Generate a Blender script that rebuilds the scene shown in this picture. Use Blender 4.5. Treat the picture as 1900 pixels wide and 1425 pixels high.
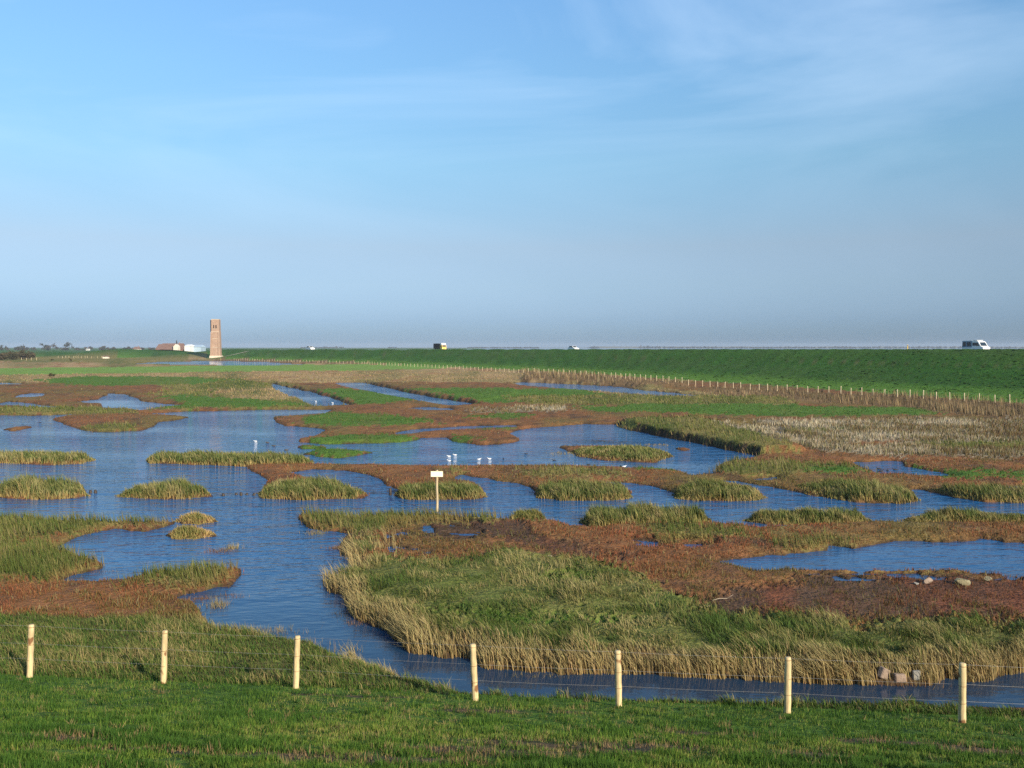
import bpy, bmesh, math
import numpy as np
R = math.radians
for o in list(bpy.data.objects): bpy.data.objects.remove(o)
SC = bpy.context.scene
COL = SC.collection
rng = np.random.default_rng(7)

# ------------------------------------------------------------------ camera
FPX, CX, CY, YH, EYE = 1600.0, 950.0, 712.5, 643.5, 8.0
PITCH = math.atan((CY - YH) / FPX)
cam = bpy.data.objects.new('camera', bpy.data.cameras.new('camera'))
COL.objects.link(cam)
cam.location = (0, 0, EYE)
cam.rotation_euler = (math.pi / 2 - PITCH, 0, 0)
cam.data.sensor_width = 36.0
cam.data.lens = 36.0 * FPX / 1900.0
cam.data.clip_start = 0.1
cam.data.clip_end = 60000
SC.camera = cam

# ------------------------------------------------------------------ sky, sun, exposure
SUN_EL = R(24)
SUN_H = (0.62, -0.785)                       # horizontal direction towards the sun
W = bpy.data.worlds.new('World'); SC.world = W; W.use_nodes = True
nt = W.node_tree; nt.nodes.clear()
out = nt.nodes.new('ShaderNodeOutputWorld'); bg = nt.nodes.new('ShaderNodeBackground')
sky = nt.nodes.new('ShaderNodeTexSky'); sky.sky_type = 'NISHITA'; sky.sun_disc = False
sky.sun_elevation = SUN_EL
sky.sun_rotation = math.atan2(SUN_H[0], SUN_H[1])
sky.altitude = 10; sky.air_density = 1.0; sky.dust_density = 0.6; sky.ozone_density = 2.2
tc = nt.nodes.new('ShaderNodeTexCoord')
# thin cirrus veils, the same over the whole dome
mp = nt.nodes.new('ShaderNodeMapping'); mp.inputs['Scale'].default_value = (.9, .9, 3.6)
mp.inputs['Rotation'].default_value = (0.0, 0.30, 0.5)
mp.inputs['Location'].default_value = (0.35, 0.1, 0.2)
nt.links.new(tc.outputs['Generated'], mp.inputs['Vector'])
nz = nt.nodes.new('ShaderNodeTexNoise'); nz.inputs['Scale'].default_value = 1.7
nz.inputs['Detail'].default_value = 7; nz.inputs['Roughness'].default_value = 0.52
nz.inputs['Distortion'].default_value = 0.9
nt.links.new(mp.outputs['Vector'], nz.inputs['Vector'])
cr = nt.nodes.new('ShaderNodeValToRGB')
cr.color_ramp.elements[0].position = 0.46; cr.color_ramp.elements[0].color = (0, 0, 0, 1)
cr.color_ramp.elements[1].position = 0.78; cr.color_ramp.elements[1].color = (0.52, 0.52, 0.52, 1)
nt.links.new(nz.outputs['Fac'], cr.inputs['Fac'])
tint = nt.nodes.new('ShaderNodeMix'); tint.data_type = 'RGBA'; tint.blend_type = 'MULTIPLY'
tint.inputs['Factor'].default_value = 1.0
# low haze band of the sky, the same all round: colour by height above the horizon
sx = nt.nodes.new('ShaderNodeSeparateXYZ'); nt.links.new(tc.outputs['Generated'], sx.inputs[0])
er = nt.nodes.new('ShaderNodeValToRGB'); el = er.color_ramp.elements
TR = [(.0, (.34,.47,.78)), (.03, (.40,.49,.76)), (.07, (.57,.575,.69)), (.114, (.75,.66,.66)), (.204, (.90,.96,.86)), (.289, (1.04,1.16,1.07)), (.373, (1.15,1.30,1.25)), (1.0, (1.15,1.30,1.25))]
while len(el) < len(TR): el.new(.5)
for e_, (p_, c_) in zip(el, TR):
    e_.position = p_; e_.color = (c_[0] * .66, c_[1] * .75, c_[2] * .84, 1)   # kept below 1, the strength makes up for it
nt.links.new(sx.outputs['Z'], er.inputs['Fac']); nt.links.new(er.outputs['Color'], tint.inputs['B'])
nt.links.new(sky.outputs['Color'], tint.inputs['A'])
mx = nt.nodes.new('ShaderNodeMix'); mx.data_type = 'RGBA'
mx.inputs['B'].default_value = (4.2, 5.2, 6.4, 1)
cf = nt.nodes.new('ShaderNodeMapRange'); cf.interpolation_type = 'SMOOTHSTEP'
cf.inputs['From Min'].default_value = .10; cf.inputs['From Max'].default_value = .34; cf.inputs['To Min'].default_value = .12
nt.links.new(sx.outputs['Z'], cf.inputs['Value'])
cm_ = nt.nodes.new('ShaderNodeMath'); cm_.operation = 'MULTIPLY'
nt.links.new(cr.outputs['Color'], cm_.inputs[0]); nt.links.new(cf.outputs['Result'], cm_.inputs[1])
nt.links.new(cm_.outputs[0], mx.inputs['Factor'])
nt.links.new(tint.outputs['Result'], mx.inputs['A'])
nt.links.new(mx.outputs['Result'], bg.inputs['Color'])
bg.inputs['Strength'].default_value = 0.131
nt.links.new(bg.outputs['Background'], out.inputs['Surface'])

sl = bpy.data.lights.new('sun', 'SUN'); sl.energy = 5.0; sl.angle = R(0.55); sl.color = (1.0, 0.87, 0.68)
so = bpy.data.objects.new('sun', sl); COL.objects.link(so)
so.location = (40, -60, 60)
ce = math.cos(SUN_EL)
from mathutils import Vector
so.rotation_euler = Vector((SUN_H[0] * ce, SUN_H[1] * ce, math.sin(SUN_EL))).to_track_quat('Z', 'Y').to_euler()

vs = SC.view_settings
vs.view_transform = 'Standard'; vs.look = 'None'; vs.gamma = 1.0; vs.use_curve_mapping = False
vs.exposure = 0.63
SC.cycles.use_denoising = False
SC.cycles.max_bounces = 6
SC.cycles.volume_bounces = 0
SC.cycles.caustics_reflective = False; SC.cycles.caustics_refractive = False

# ------------------------------------------------------------------ pixel <-> ground helpers
def ray(px, py):
    x = (np.asarray(px, float) - CX) / FPX; z = -(np.asarray(py, float) - CY) / FPX
    c, s = math.cos(PITCH), math.sin(PITCH)
    return x, c + z * s, -s + z * c
def ground(px, py, z=0.0):
    x, y, zz = ray(px, py)
    t = (z - EYE) / np.minimum(zz, -1e-4)
    return x * t, y * t
def project(X, Y, Z):
    c, s = math.cos(PITCH), math.sin(PITCH)
    zc = Z - EYE
    d = np.maximum(Y * c - zc * s, 0.05); up = Y * s + zc * c
    return CX + FPX * X / d, CY - FPX * up / d
def at(px, py, z=0.0):
    X, Y = ground(px, py, z); return float(X), float(Y)

# ------------------------------------------------------------------ value noise
def vnoise(x, y, seed=0):
    xi = np.floor(x).astype(np.int64); yi = np.floor(y).astype(np.int64)
    fx = x - xi; fy = y - yi
    fx = fx * fx * (3 - 2 * fx); fy = fy * fy * (3 - 2 * fy)
    def h(a, b):
        n = (a * 374761393 + b * 668265263 + seed * 974711) & 0x7fffffff
        n = ((n ^ (n >> 13)) * 1274126177) & 0x7fffffff
        n = n ^ (n >> 16)
        return (n & 0xffff) / 65535.0
    return (h(xi, yi) * (1 - fx) + h(xi + 1, yi) * fx) * (1 - fy) + (h(xi, yi + 1) * (1 - fx) + h(xi + 1, yi + 1) * fx) * fy
def fbm(x, y, seed=0, octv=3):
    r = 0; a = 0.5; t = 0
    for i in range(octv):
        r = r + a * vnoise(x * 2 ** i + 17.3 * i, y * 2 ** i - 9.1 * i, seed + i); t += a; a *= 0.5
    return r / t - 0.5

# ------------------------------------------------------------------ polygons in the plan
def sdf(X, Y, poly, far=6.0):
    """signed distance (positive inside) to a polygon in metres, -far when well outside"""
    P = np.asarray(poly, float); res = np.full(X.shape, -far)
    m = (X > P[:, 0].min() - far) & (X < P[:, 0].max() + far) & (Y > P[:, 1].min() - far) & (Y < P[:, 1].max() + far)
    x = X[m]; y = Y[m]
    if x.size == 0: return res
    d2 = np.full(x.shape, 1e12); ins = np.zeros(x.shape, bool)
    Q = np.roll(P, -1, axis=0)
    for (ax, ay), (bx, by) in zip(P, Q):
        ex, ey = bx - ax, by - ay
        L = ex * ex + ey * ey + 1e-12
        t = np.clip(((x - ax) * ex + (y - ay) * ey) / L, 0, 1)
        d2 = np.minimum(d2, (x - ax - t * ex) ** 2 + (y - ay - t * ey) ** 2)
        if ay != by:
            c = ((ay > y) != (by > y)) & (x < ex * (y - ay) / (by - ay) + ax)
            ins ^= c
    d = np.sqrt(d2); res[m] = np.where(ins, d, np.maximum(-d, -far))
    return res
def wpoly(pts, z=0.05):
    return [at(px, py, z) for px, py in pts]

LAKE = [(-300,771),(0,770),(60,771),(100,770),(128,768),(262,768),(350,763),(500,760),(618,760),(600,768),(512,774),(515,781),(530,789),(580,793),(607,797),(590,808),(556,815),(552,819),(600,823),(700,822),(776,817),(783,812),(828,811),(845,818),(890,825),(930,824),(960,818),(966,815),(948,803),(961,796),(1000,793),(1045,789),(1090,786),(1146,787),(1146,792),(1200,803),(1300,823),(1400,843),(1395,848),(1345,857),(1330,866),(1325,878),(1283,882),(1256,873),(1172,869),(1150,866),(1066,865),(940,864),(850,865),(700,863),(600,862),(580,861),(455,864),(468,872),(495,890),(480,905),(478,922),(470,950),(400,960),(340,965),(318,970),(150,968),(0,963),(-300,960)]
BAND = [(380,918),(480,921),(740,923),(1000,923),(1250,924),(1420,926),(1600,928),(1950,930),(2300,930),(2300,968),(1950,968),(1679,969),(1609,967),(1427,977),(1414,980),(1361,972),(1319,970),(1135,974),(1119,980),(1072,977),(1010,964),(900,962),(800,956),(740,958),(650,960),(560,956),(470,975),(380,970)]
CHAN = [(390,930),(556,940),(556,957),(571,977),(597,985),(624,984),(651,988),(640,1000),(629,1013),(640,1027),(656,1032),(659,1059),(640,1069),(613,1076),(616,1096),(640,1104),(651,1131),(656,1144),(693,1156),(715,1163),(731,1176),(747,1189),(768,1205),(800,1212),(835,1215),(880,1221),(907,1235),(960,1238),(988,1244),(1047,1245),(1127,1245),(1180,1246),(1281,1250),(1356,1253),(1377,1258),(1433,1261),(1480,1261),(1560,1264),(1624,1266),(1661,1270),(1709,1268),(1747,1256),(1789,1258),(1827,1261),(1848,1250),(1907,1244),(2300,1232),(2300,1350),(1785,1352),(1460,1350),(1150,1346),(1000,1342),(900,1334),(853,1316),(800,1302),(750,1286),(712,1270),(683,1254),(640,1228),(587,1210),(544,1200),(480,1188),(427,1180),(390,1170),(372,1152),(371,1144),(365,1128),(347,1117),(325,1107),(347,1099),(384,1091),(424,1085),(437,1069),(439,1056),(400,1054),(330,1062),(267,1068),(240,1073),(187,1078),(117,1078),(117,1075),(133,1064),(192,1052),(196,1045),(149,1030),(133,1023),(99,1016),(104,1012),(133,1000),(171,987),(213,978),(267,984),(291,980),(317,970),(330,960)]
B1 = [(541,876),(578,869),(644,871),(684,880),(712,889),(722,900),(745,908),(740,926),(675,926),(655,908),(600,892),(560,882)]
B2 = [(842,887),(855,880),(907,887),(966,897),(996,909),(1004,926),(895,928),(896,906),(870,893)]
B3 = [(1106,894),(1150,893),(1203,900),(1250,913),(1260,928),(1165,928),(1170,912),(1150,902)]
B4 = [(1330,890),(1370,892),(1434,903),(1526,919),(1600,928),(1703,932),(1700,945),(1415,935),(1416,916),(1380,900)]
B5 = [(1679,904),(1716,908),(1760,920),(1800,926),(1950,932),(1950,945),(1690,942),(1701,925)]
POOL = [(1335,1042),(1356,1035),(1400,1031),(1480,1024),(1539,1020),(1540,1009),(1581,1016),(1624,1011),(1661,1003),(1747,1003),(1805,1000),(1816,996),(1867,1004),(1920,1008),(2200,1010),(2200,1072),(1900,1070),(1880,1068),(1840,1065),(1808,1069),(1795,1061),(1675,1058),(1587,1060),(1560,1058),(1507,1057),(1400,1058)]
OPS = [('w', LAKE), ('w', BAND), ('w', CHAN), ('w', B1), ('w', B2), ('w', B3), ('w', B4), ('w', B5), ('w', POOL),
 ('w', [(1582,857),(1637,855),(1674,855),(1677,865),(1716,870),(1758,878),(1766,884),(1737,884),(1663,880),(1624,880),(1611,871)]),
 ('w', [(132,746),(179,741),(205,730),(232,731),(263,744),(289,748),(342,752),(289,757),(263,762),(237,760),(195,757),(184,750)]),
 ('w', [(26,735),(40,731),(70,729),(87,732),(70,737),(30,739)]),
 ('w', [(-60,747),(0,747),(15,744),(60,749),(85,752),(120,756),(90,758),(60,756),(40,753),(-60,754)]),
 ('w', [(-100,711),(0,710.5),(45,711),(40,714),(0,715),(-100,715)]),
 ('w', [(499,711),(515,713.5),(576,727),(618,739),(655,752.5),(590,755),(556,743),(530,732),(506,720)]),
 ('w', [(626,710),(674,709.5),(697,714),(749,727),(828,740),(888,750),(842,753.5),(784,745),(714,732.5),(658,721),(622,713)]),
 ('w', [(955,711),(966,708.5),(1072,713.5),(1158,718),(1190,723.5),(1243,728),(1282,732),(1315,735.5),(1256,736),(1203,734),(1106,726.5),(1019,720),(960,715)]),
 ('w', [(250,675),(297,671.5),(410,669.5),(500,672),(570,677),(480,678.5),(368,677.5),(300,676)]),
 ('w', [(740,757),(790,755),(845,758),(840,762),(790,762)]),
 ('w', [(735,803),(770,796),(860,790),(955,788),(958,793),(870,797),(780,802),(745,807)]),
 ('w', [(1311,786),(1370,785),(1440,788),(1430,791),(1340,791)]),
 ('w', [(1405,802),(1440,800),(1470,804),(1450,808),(1412,807)]),
 ('w', [(1832,904),(1860,901),(2000,900),(2000,908),(1850,907)]),
 ('w', [(1177,1000),(1200,1002),(1222,1010),(1208,1014)]), ('w', [(1275,1010),(1300,1007),(1312,1011),(1285,1015)]),
 ('w', [(783,973),(797,974),(803,988),(792,987)]), ('w', [(716,1012),(726,1014),(738,1026),(722,1024)]),
 ('w', [(1395,888),(1440,884),(1445,888),(1410,892)]),
 ('w', [(1880,868),(1920,866),(1920,870),(1890,871)]),
 # islands
 ('l', [(92,778),(110,783),(147,795),(184,802),(263,798),(289,791),(289,783),(342,777),(350,774),(289,769),(210,766),(126,771)]),
 ('l', [(8,796),(20,799.5),(40,797.5),(64,791.5),(45,791)]),
 ('l', [(547,828),(570,826),(602,829),(600,833),(560,833)]),
 ('l', [(557,842),(590,847),(640,849),(690,839),(640,834),(580,835)]),
 ('l', [(1041,828),(1056,838),(1074,846),(1124,853),(1211,857),(1250,846),(1229,836),(1177,828),(1111,828)]),
 ('l', [(1250,832),(1270,830),(1287,833),(1270,837)]),
 ('l', [(1800,1072),(1820,1063),(1845,1065),(1840,1074)]),
]
ISL = [  # base outline px, max height m, hump kind, label
 ([(-120,846),(0,848),(160,848),(177,852),(150,859),(100,861),(0,858),(-120,852)], .62, 'flat', 'short strip of olive cordgrass standing in open water, in line with the longest strip'),
 ([(275,850),(300,847),(500,849),(580,855),(580,862),(447,864),(368,861),(276,858)], .62, 'flat', 'longest straight strip of olive cordgrass, running out from the red flat'),
 ([(-20,915),(0,910),(60,903),(150,908),(162,919),(110,924),(60,925),(0,921)], .86, 'left', 'broad high mound of cordgrass with a steep end, in open water'),
 ([(218,919),(240,913),(300,905),(370,910),(392,919),(340,924),(260,923)], .80, 'right', 'cordgrass mound with one hump, beside the row of dark stubs in the water'),
 ([(478,914),(520,904),(600,904),(650,911),(682,918),(660,923),(560,926),(490,923)], .72, 'dome', 'cordgrass clump with a ragged hump, on the red spit before the stub row'),
 ([(732,918),(760,911),(850,911),(895,914),(902,920),(880,925),(760,926)], .62, 'flat', 'cordgrass clump right behind the post of the white signboard'),
 ([(995,915),(1020,909),(1120,909),(1165,914),(1174,922),(1140,927),(1040,927),(1000,922)], .68, 'flat', 'evenly rounded cordgrass clump on the first red tongue past the signboard'),
 ([(1250,917),(1290,909),(1340,910),(1400,916),(1422,922),(1390,928),(1300,927),(1258,924)], .72, 'left', 'cordgrass clump tapering to a low point, on the second red tongue past the signboard'),
 ([(1480,907),(1560,905),(1640,911),(1690,920),(1704,928),(1670,933),(1580,929),(1500,916)], .74, 'dome', 'long wind-bent cordgrass clump along the red flat beside the duck pond'),
 ([(1735,911),(1800,915),(1960,918),(1960,933),(1830,930),(1770,921)], .66, 'flat', 'cordgrass clump on the red tongue past the duck pond, beside the long wind-bent clump'),
 ([(942,963),(960,956),(1000,956),(1011,962),(990,967),(950,967)], .42, 'flat', 'small tan cordgrass tuft beside the large three-humped clump'),
 ([(1076,968),(1100,958),(1200,956),(1300,958),(1321,966),(1290,974),(1180,976),(1100,977)], .82, 'three', 'large bushy cordgrass clump with three humps at the edge of the mud flat'),
 ([(1384,965),(1410,958),(1500,957),(1590,958),(1612,964),(1570,970),(1440,972)], .56, 'flat', 'low cordgrass hedge at the mud flat, one gap of water past the three-humped clump'),
 ([(1678,966),(1720,959),(1800,961),(1960,964),(1960,972),(1800,970),(1700,971)], .50, 'left', 'low grey-green cordgrass hedge ending the brown flat, past the wide water gap'),
 ([(1056,838),(1120,834),(1200,836),(1252,845),(1212,857),(1124,853),(1074,846)], .42, 'right', 'flat-topped olive cordgrass island in the lake before the straight dark bank'),
 ([(330,965),(350,958),(385,959),(400,966),(370,971),(340,970)], .30, 'flat', 'little dry tan grass tuft in the water off the left bank tip'),
 ([(314,992),(330,985),(370,985),(396,992),(360,997),(325,997)], .32, 'left', 'little olive grass tuft with a mud tail, beside the dry tan tuft'),
]
for p, *_ in ISL: OPS.append(('l', p))
OPS = [(k, wpoly(p)) for k, p in OPS]

# toe line of the far sea dyke
TOE = np.array([(110,-40),(86,50),(68,114),(50,169),(8,268),(-68,404),(-185,545),(-200,572),(-330,628),(-520,720),(-950,950),(-2600,1800)], float)
def dyke_s(X, Y):
    d2 = np.full(X.shape, 1e14); sg = np.ones(X.shape)
    for (ax, ay), (bx, by) in zip(TOE[:-1], TOE[1:]):
        ex, ey = bx - ax, by - ay; L = ex * ex + ey * ey
        t = np.clip(((X - ax) * ex + (Y - ay) * ey) / L, 0, 1)
        dx, dy = X - ax - t * ex, Y - ay - t * ey
        q = dx * dx + dy * dy; cr = dx * ey - dy * ex
        m = q < d2 - 1e-9
        d2 = np.where(m, q, d2); sg = np.where(m, np.where(cr >= 0, 1.0, -1.0), sg)
    return sg * np.sqrt(d2)
def crest_h(Y): return np.interp(Y, [0,120,400,560,700,820,1000,1300], [7.72,7.72,7.0,6.5,6.4,5.2,3.0,1.5])
PS = [-14,-9,-5,0,7,14,21,27,30,33,36.5,44,47,72,76]
PZ = [0,.06,.10,.125,.29,.52,.77,.965,1.0,.985,.9,.9,.85,-.2,-.22]
NT = np.array([0.105, 0.9945])
def near_prof(X, Y):
    t = X * NT[0] + Y * NT[1]
    return np.interp(t, [-60,-30,-6,0,3,9,13,16.5,18.5,21,24,27,30], [0,6.3,6.4,6.4,5.75,3.62,2.2,1.2,.85,.5,.22,.10,0]), t

PUD = [(wpoly([(1470,1062),(1700,1062),(1900,1066),(1900,1080),(1690,1080),(1500,1082)]), .07), (wpoly([(720,965),(860,960),(900,990),(800,1035),(700,1030)]), .13), (wpoly([(1170,996),(1330,1003),(1330,1016),(1180,1018)]), .12)]
def waterness(X, Y):
    D = np.maximum(Y, 8.0)
    amp = np.clip(0.10 + 0.0065 * D, 0, 1.0)
    f = 0.55 / amp
    nx = fbm(X * f, Y * f * .8, 3, 4) * amp * 2.0
    w = np.full(X.shape, -6.0)
    for k, p in OPS:
        s = sdf(X, Y, p)
        w = np.maximum(w, s) if k == 'w' else np.minimum(w, -s)
    w = w + nx * np.clip(1 - np.abs(w) / 3, 0, 1)
    for p, k in PUD:                                   # broken puddles on the wet mud
        s = sdf(X, Y, p); w = np.where(s > 0, np.maximum(w, (fbm(X * 1.5, Y * 2.6, 19, 3) - k) * .6), w)
    return w

# ------------------------------------------------------------------ plant cover zones
RED, GREEN, OLIVE, TAN, PALE, MUD, LAWN, ROUGH, FIELD, DYKE, BROWN = range(11)
ZON = [
 (TAN, [(-900,652),(2800,652),(2800,712),(-900,712)]),
 (OLIVE, [(-900,652),(420,652),(300,678),(100,672),(-900,668)]),
 (FIELD, [(-900,685),(0,684),(300,681),(480,678),(640,677),(800,680),(862,684),(640,689),(480,690),(300,693),(0,697),(-900,699)]),
 (OLIVE, [(280,700),(420,702),(520,712),(600,740),(640,752),(560,758),(260,762),(340,750),(280,735),(300,720)]),
 (GREEN, [(50,706),(150,700),(330,700),(440,706),(330,716),(200,718),(100,712)]),
 (TAN, [(380,722),(520,722),(560,742),(480,746),(400,738)]),
 (GREEN, [(285,738),(330,735),(420,741),(500,745),(590,753),(500,757),(300,760),(270,758),(340,750)]),
 (OLIVE, [(-300,757),(60,757),(140,756),(230,761),(260,768),(100,770),(-300,771)]),
 (GREEN, [(575,726),(640,722),(720,729),(790,742),(700,752),(655,752)]),
 (GREEN, [(745,725),(950,723),(1060,722),(1150,731),(1060,745),(900,750),(850,742)]),
 (TAN, [(1040,700),(1180,712),(1260,726),(1400,735),(1300,742),(1100,730)]),
 (OLIVE, [(940,738),(1100,734),(1300,737),(1470,730),(1480,755),(1250,752),(1000,753)]),
 (GREEN, [(1065,758),(1200,752),(1470,752),(1500,756),(1740,760),(1790,766),(1700,771),(1480,775),(1250,768),(1100,766)]),
 (PALE, [(1310,788),(1500,781),(2300,778),(2300,856),(1800,851),(1600,845),(1450,828),(1400,815),(1330,802)]),
 (OLIVE, [(1450,800),(1600,797),(1500,806)]), (RED, [(1560,822),(1720,818),(1700,828),(1600,832)]), (OLIVE, [(1700,826),(1960,822),(1960,832),(1760,836)]),
 (PALE, [(880,760),(1030,756),(1060,764),(900,770)]),
 (OLIVE, [(1146,786),(1300,782),(1350,800),(1420,815),(1480,842),(1405,846),(1300,823),(1200,803)]),
 (GREEN, [(567,777),(600,769),(700,768),(760,775),(815,786),(760,791),(640,792),(570,786)]),
 (GREEN, [(552,817),(600,811),(680,808),(785,810),(776,818),(700,823),(600,824)]),
 (GREEN, [(870,773),(940,769),(1000,772),(950,780),(880,779)]), (GREEN, [(870,794),(930,791),(960,794),(900,799)]),
 (GREEN, [(828,812),(860,810),(900,815),(860,821)]),
 (GREEN, [(545,826),(600,826),(690,838),(640,849),(555,843)]),
 (OLIVE, [(140,796),(190,789),(240,789),(262,797),(184,803)]),
 (OLIVE, [(1332,866),(1380,856),(1460,858),(1600,868),(1612,880),(1480,884),(1340,882)]), (GREEN, [(1490,872),(1560,868),(1610,876),(1560,884),(1500,882)]),
 (GREEN, [(1676,862),(1740,872),(1800,880),(1960,872),(1960,884),(1760,892)]),
 (GREEN, [(1170,868),(1210,861),(1256,873),(1220,876)]),
 (OLIVE, [(955,876),(1100,874),(1180,880),(1120,890),(1000,884)]),
 (OLIVE, [(820,872),(860,872),(870,880),(830,884)]),
 (OLIVE, [(555,945),(800,950),(1010,953),(1020,968),(900,966),(760,968),(735,982),(650,988),(570,985)]),
 (MUD, [(765,968),(860,962),(960,968),(1060,1005),(1180,1040),(1080,1035),(960,1015),(850,995)]),
 (OLIVE, [(1180,985),(1320,985),(1420,1000),(1300,1005),(1200,998)]), (OLIVE, [(1430,1010),(1560,1000),(1600,1010),(1500,1020)]),
 (MUD, [(1250,1110),(1400,1095),(1500,1068),(1960,1066),(1960,1150),(1500,1150),(1290,1150)]),
 (ROUGH, [(640,1003),(680,992),(705,1012),(690,1040),(800,1052),(930,1032),(1000,1036),(1150,1065),(1240,1105),(1290,1152),(1500,1168),(2300,1168),(2300,1278),(640,1278),(640,1150),(608,1090)]),
 (GREEN, [(790,1150),(900,1145),(1000,1152),(1180,1160),(1120,1175),(900,1170)]), (GREEN, [(990,1070),(1100,1078),(1140,1095),(1040,1092)]),
 (OLIVE, [(-300,945),(0,955),(318,963),(325,972),(213,979),(100,1008),(-300,1012)]),
 (RED, [(40,1000),(200,982),(150,1000),(90,1014)]),
 (OLIVE, [(-300,1018),(100,1014),(198,1043),(194,1054),(110,1072),(-300,1090)]),
 (OLIVE, [(255,1070),(330,1054),(442,1050),(440,1072),(380,1093),(300,1087)]),
 (BROWN, [(970,687),(1060,690),(1160,697),(1230,707),(1290,720),(1190,720),(1072,712),(966,707)]),
 (BROWN, [(1452,727),(1560,735),(1700,742),(2000,756),(2300,770),(2300,800),(1960,779),(1830,776),(1700,760),(1460,746)]),
 (BROWN, [(1320,718),(1450,728),(1452,738),(1330,735)]),
 (BROWN, [(400,666),(560,669),(680,674),(690,677),(560,675),(410,669)]),
]
ZON = [(c, wpoly(p, .12)) for c, p in ZON]
CCOL = {RED:(.185,.085,.036), GREEN:(.075,.140,.022), OLIVE:(.175,.145,.046), TAN:(.32,.215,.105), PALE:(.31,.255,.175), MUD:(.085,.050,.032),
        LAWN:(.060,.115,.016), ROUGH:(.125,.130,.036), FIELD:(.145,.245,.045), DYKE:(.030,.090,.011), BROWN:(.17,.105,.05)}

BARE = [(1100,1385,1.5,.5),(980,1400,.9,.35),(700,1412,1.0,.35),(560,1405,.5,.3),(880,1392,.7,.3),(1660,1378,1.1,.35),(1300,1360,.8,.25),(1500,1400,.7,.35),(880,1318,.7,.2),(660,1292,.9,.12),(1060,1322,.4,.15),(1820,1395,.8,.4),(300,1395,.6,.2),(120,1370,.5,.2)]
def bare_f(X, Y):
    q = np.full(X.shape, -.55)
    for px, py, a, b2 in BARE:
        # centre on the slope, found along its line of sight
        rx, ry, rz = [float(k) for k in ray(px, py)]; tt = np.linspace(6, 20, 700); zt = near_prof(rx * tt, ry * tt)[0]; k = int(np.argmax(EYE + rz * tt <= zt))
        q = np.maximum(q, 1.35 - .75 * (((X - rx * tt[k]) / a) ** 2 + ((Y - ry * tt[k]) / b2) ** 2))
    return q + 2.2 * fbm(X * 1.6, Y * 2.2, 71, 4) - .15
# ------------------------------------------------------------------ terrain sheet
dl = [5.5]
while dl[-1] < 1500: dl.append(dl[-1] + max(0.10, 1.55 * dl[-1] ** 2 / 12800))
while dl[-1] < 6000: dl.append(dl[-1] * 1.15)
dl.append(7000.0)
DR = np.array(dl)
ui = np.linspace(-0.67, 0.67, 440)
uo = 0.67 * 1.22 ** np.arange(1, 15)
US = np.concatenate([-uo[::-1], ui, uo])
DB = np.array([-90, -60, -40, -25, -12, -6, -2, 1, 3, 4.5])
DALL = np.concatenate([DB, DR])
UU, DD = np.meshgrid(US, DALL)
GX = np.clip(UU * np.maximum(DD, 5.5), -8000, 8000); GY = DD.copy()
GW = waterness(GX, GY)
GS = dyke_s(GX, GY)
NP, GT = near_prof(GX, GY)
land = 0.05 + 0.13 * (1 - np.exp(np.minimum(GW, 0) / 0.5)) + np.clip(.0006 * (GY - 60), 0, .25)
zone = np.full(GX.shape, RED)
wamp = 0.25 + 0.010 * np.clip(GY, 8, 400)
fz = 0.5 / wamp
JX = GX + fbm(GX * fz, GY * fz, 31, 3) * wamp * 3; JY = GY + fbm(GX * fz, GY * fz, 47, 3) * wamp * 4
JX = JX + rng.normal(0, .45, GX.shape) * wamp; JY = JY + rng.normal(0, .8, GX.shape) * wamp
for c, p in ZON:
    zone = np.where(sdf(JX, JY, p) > 0, c, zone)
zone = np.where((GY > 1000), FIELD, zone)
bump = np.select([zone == OLIVE, zone == ROUGH, zone == GREEN, zone == PALE, zone == BROWN, zone == MUD], [.10, .20, .08, .12, .10, -.03], .05)
bump = bump * (1 + 1.2 * fbm(GX * .35, GY * .35, 5, 3)) * np.clip(-GW / .7, 0, 1)
land = land + np.where(GY < 300, bump, 0)
RAISE = [([(1146,787),(1300,780),(1360,797),(1430,812),(1500,842),(1408,845),(1300,824),(1200,804)], .44),
 ([(674,709),(760,705),(950,705),(960,735),(884,750),(828,741),(749,728),(697,715)], .22), ([(512,712),(600,714),(660,735),(652,752),(618,740),(576,728)], .12),
 ([(966,708),(1072,712),(1158,716),(1200,722),(1280,718),(1100,698),(970,695)], .5)]
for p_, a_ in RAISE:
    land = land + a_ * np.clip(sdf(GX, GY, wpoly(p_)) / .35, 0, 1) * np.clip(-GW / .25, 0, 1)
BANK = np.zeros(GX.shape)
for p_, a_ in RAISE: BANK = np.maximum(BANK, (sdf(GX, GY, wpoly(p_)) > -.4) * 1.0)
cap = 0.07 + 0.75 * np.maximum(-GW, 0)
near = np.minimum(NP, np.where((GT > 15.5) & (GT < 30), cap, 99))
dz = np.interp(GS, PS, PZ) * crest_h(GY) * np.interp(GX, [-460, -290], [.3, 1])
dz = np.where((GS > 60) & (GX < -150), 1.2, dz)
sea_side = (GS > 66) & (GX >= -150)
z = np.where(GW > 0, -0.03 - 0.6 * (1 - np.exp(-np.maximum(GW, 0) / .8)), np.maximum(land, np.maximum(near, dz)))
z = np.where(sea_side, -2.0, z)
LAWNM = (GT < 16.9) & (GW < 0)
zone = np.where(LAWNM, LAWN, zone)
zone = np.where((GT >= 16.9) & (GT < 23.3 + 1.6 * fbm(GX * .5, GY * .5, 8, 3)) & (GX < 9) & (NP > .2) & (GY < 24.2), ROUGH, zone)
zone = np.where((GS > -4) & (z > .7) & (GY > 25), DYKE, zone)
z += np.where(zone == LAWN, .05 * fbm(GX * 1.1, GY * 1.1, 12, 4) + .02 * fbm(GX * 6, GY * 6, 13, 2), 0)
z += np.where((zone == ROUGH) & (GW < -.3), .16 * fbm(GX * .9, GY * .9, 14, 4), 0)
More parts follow.
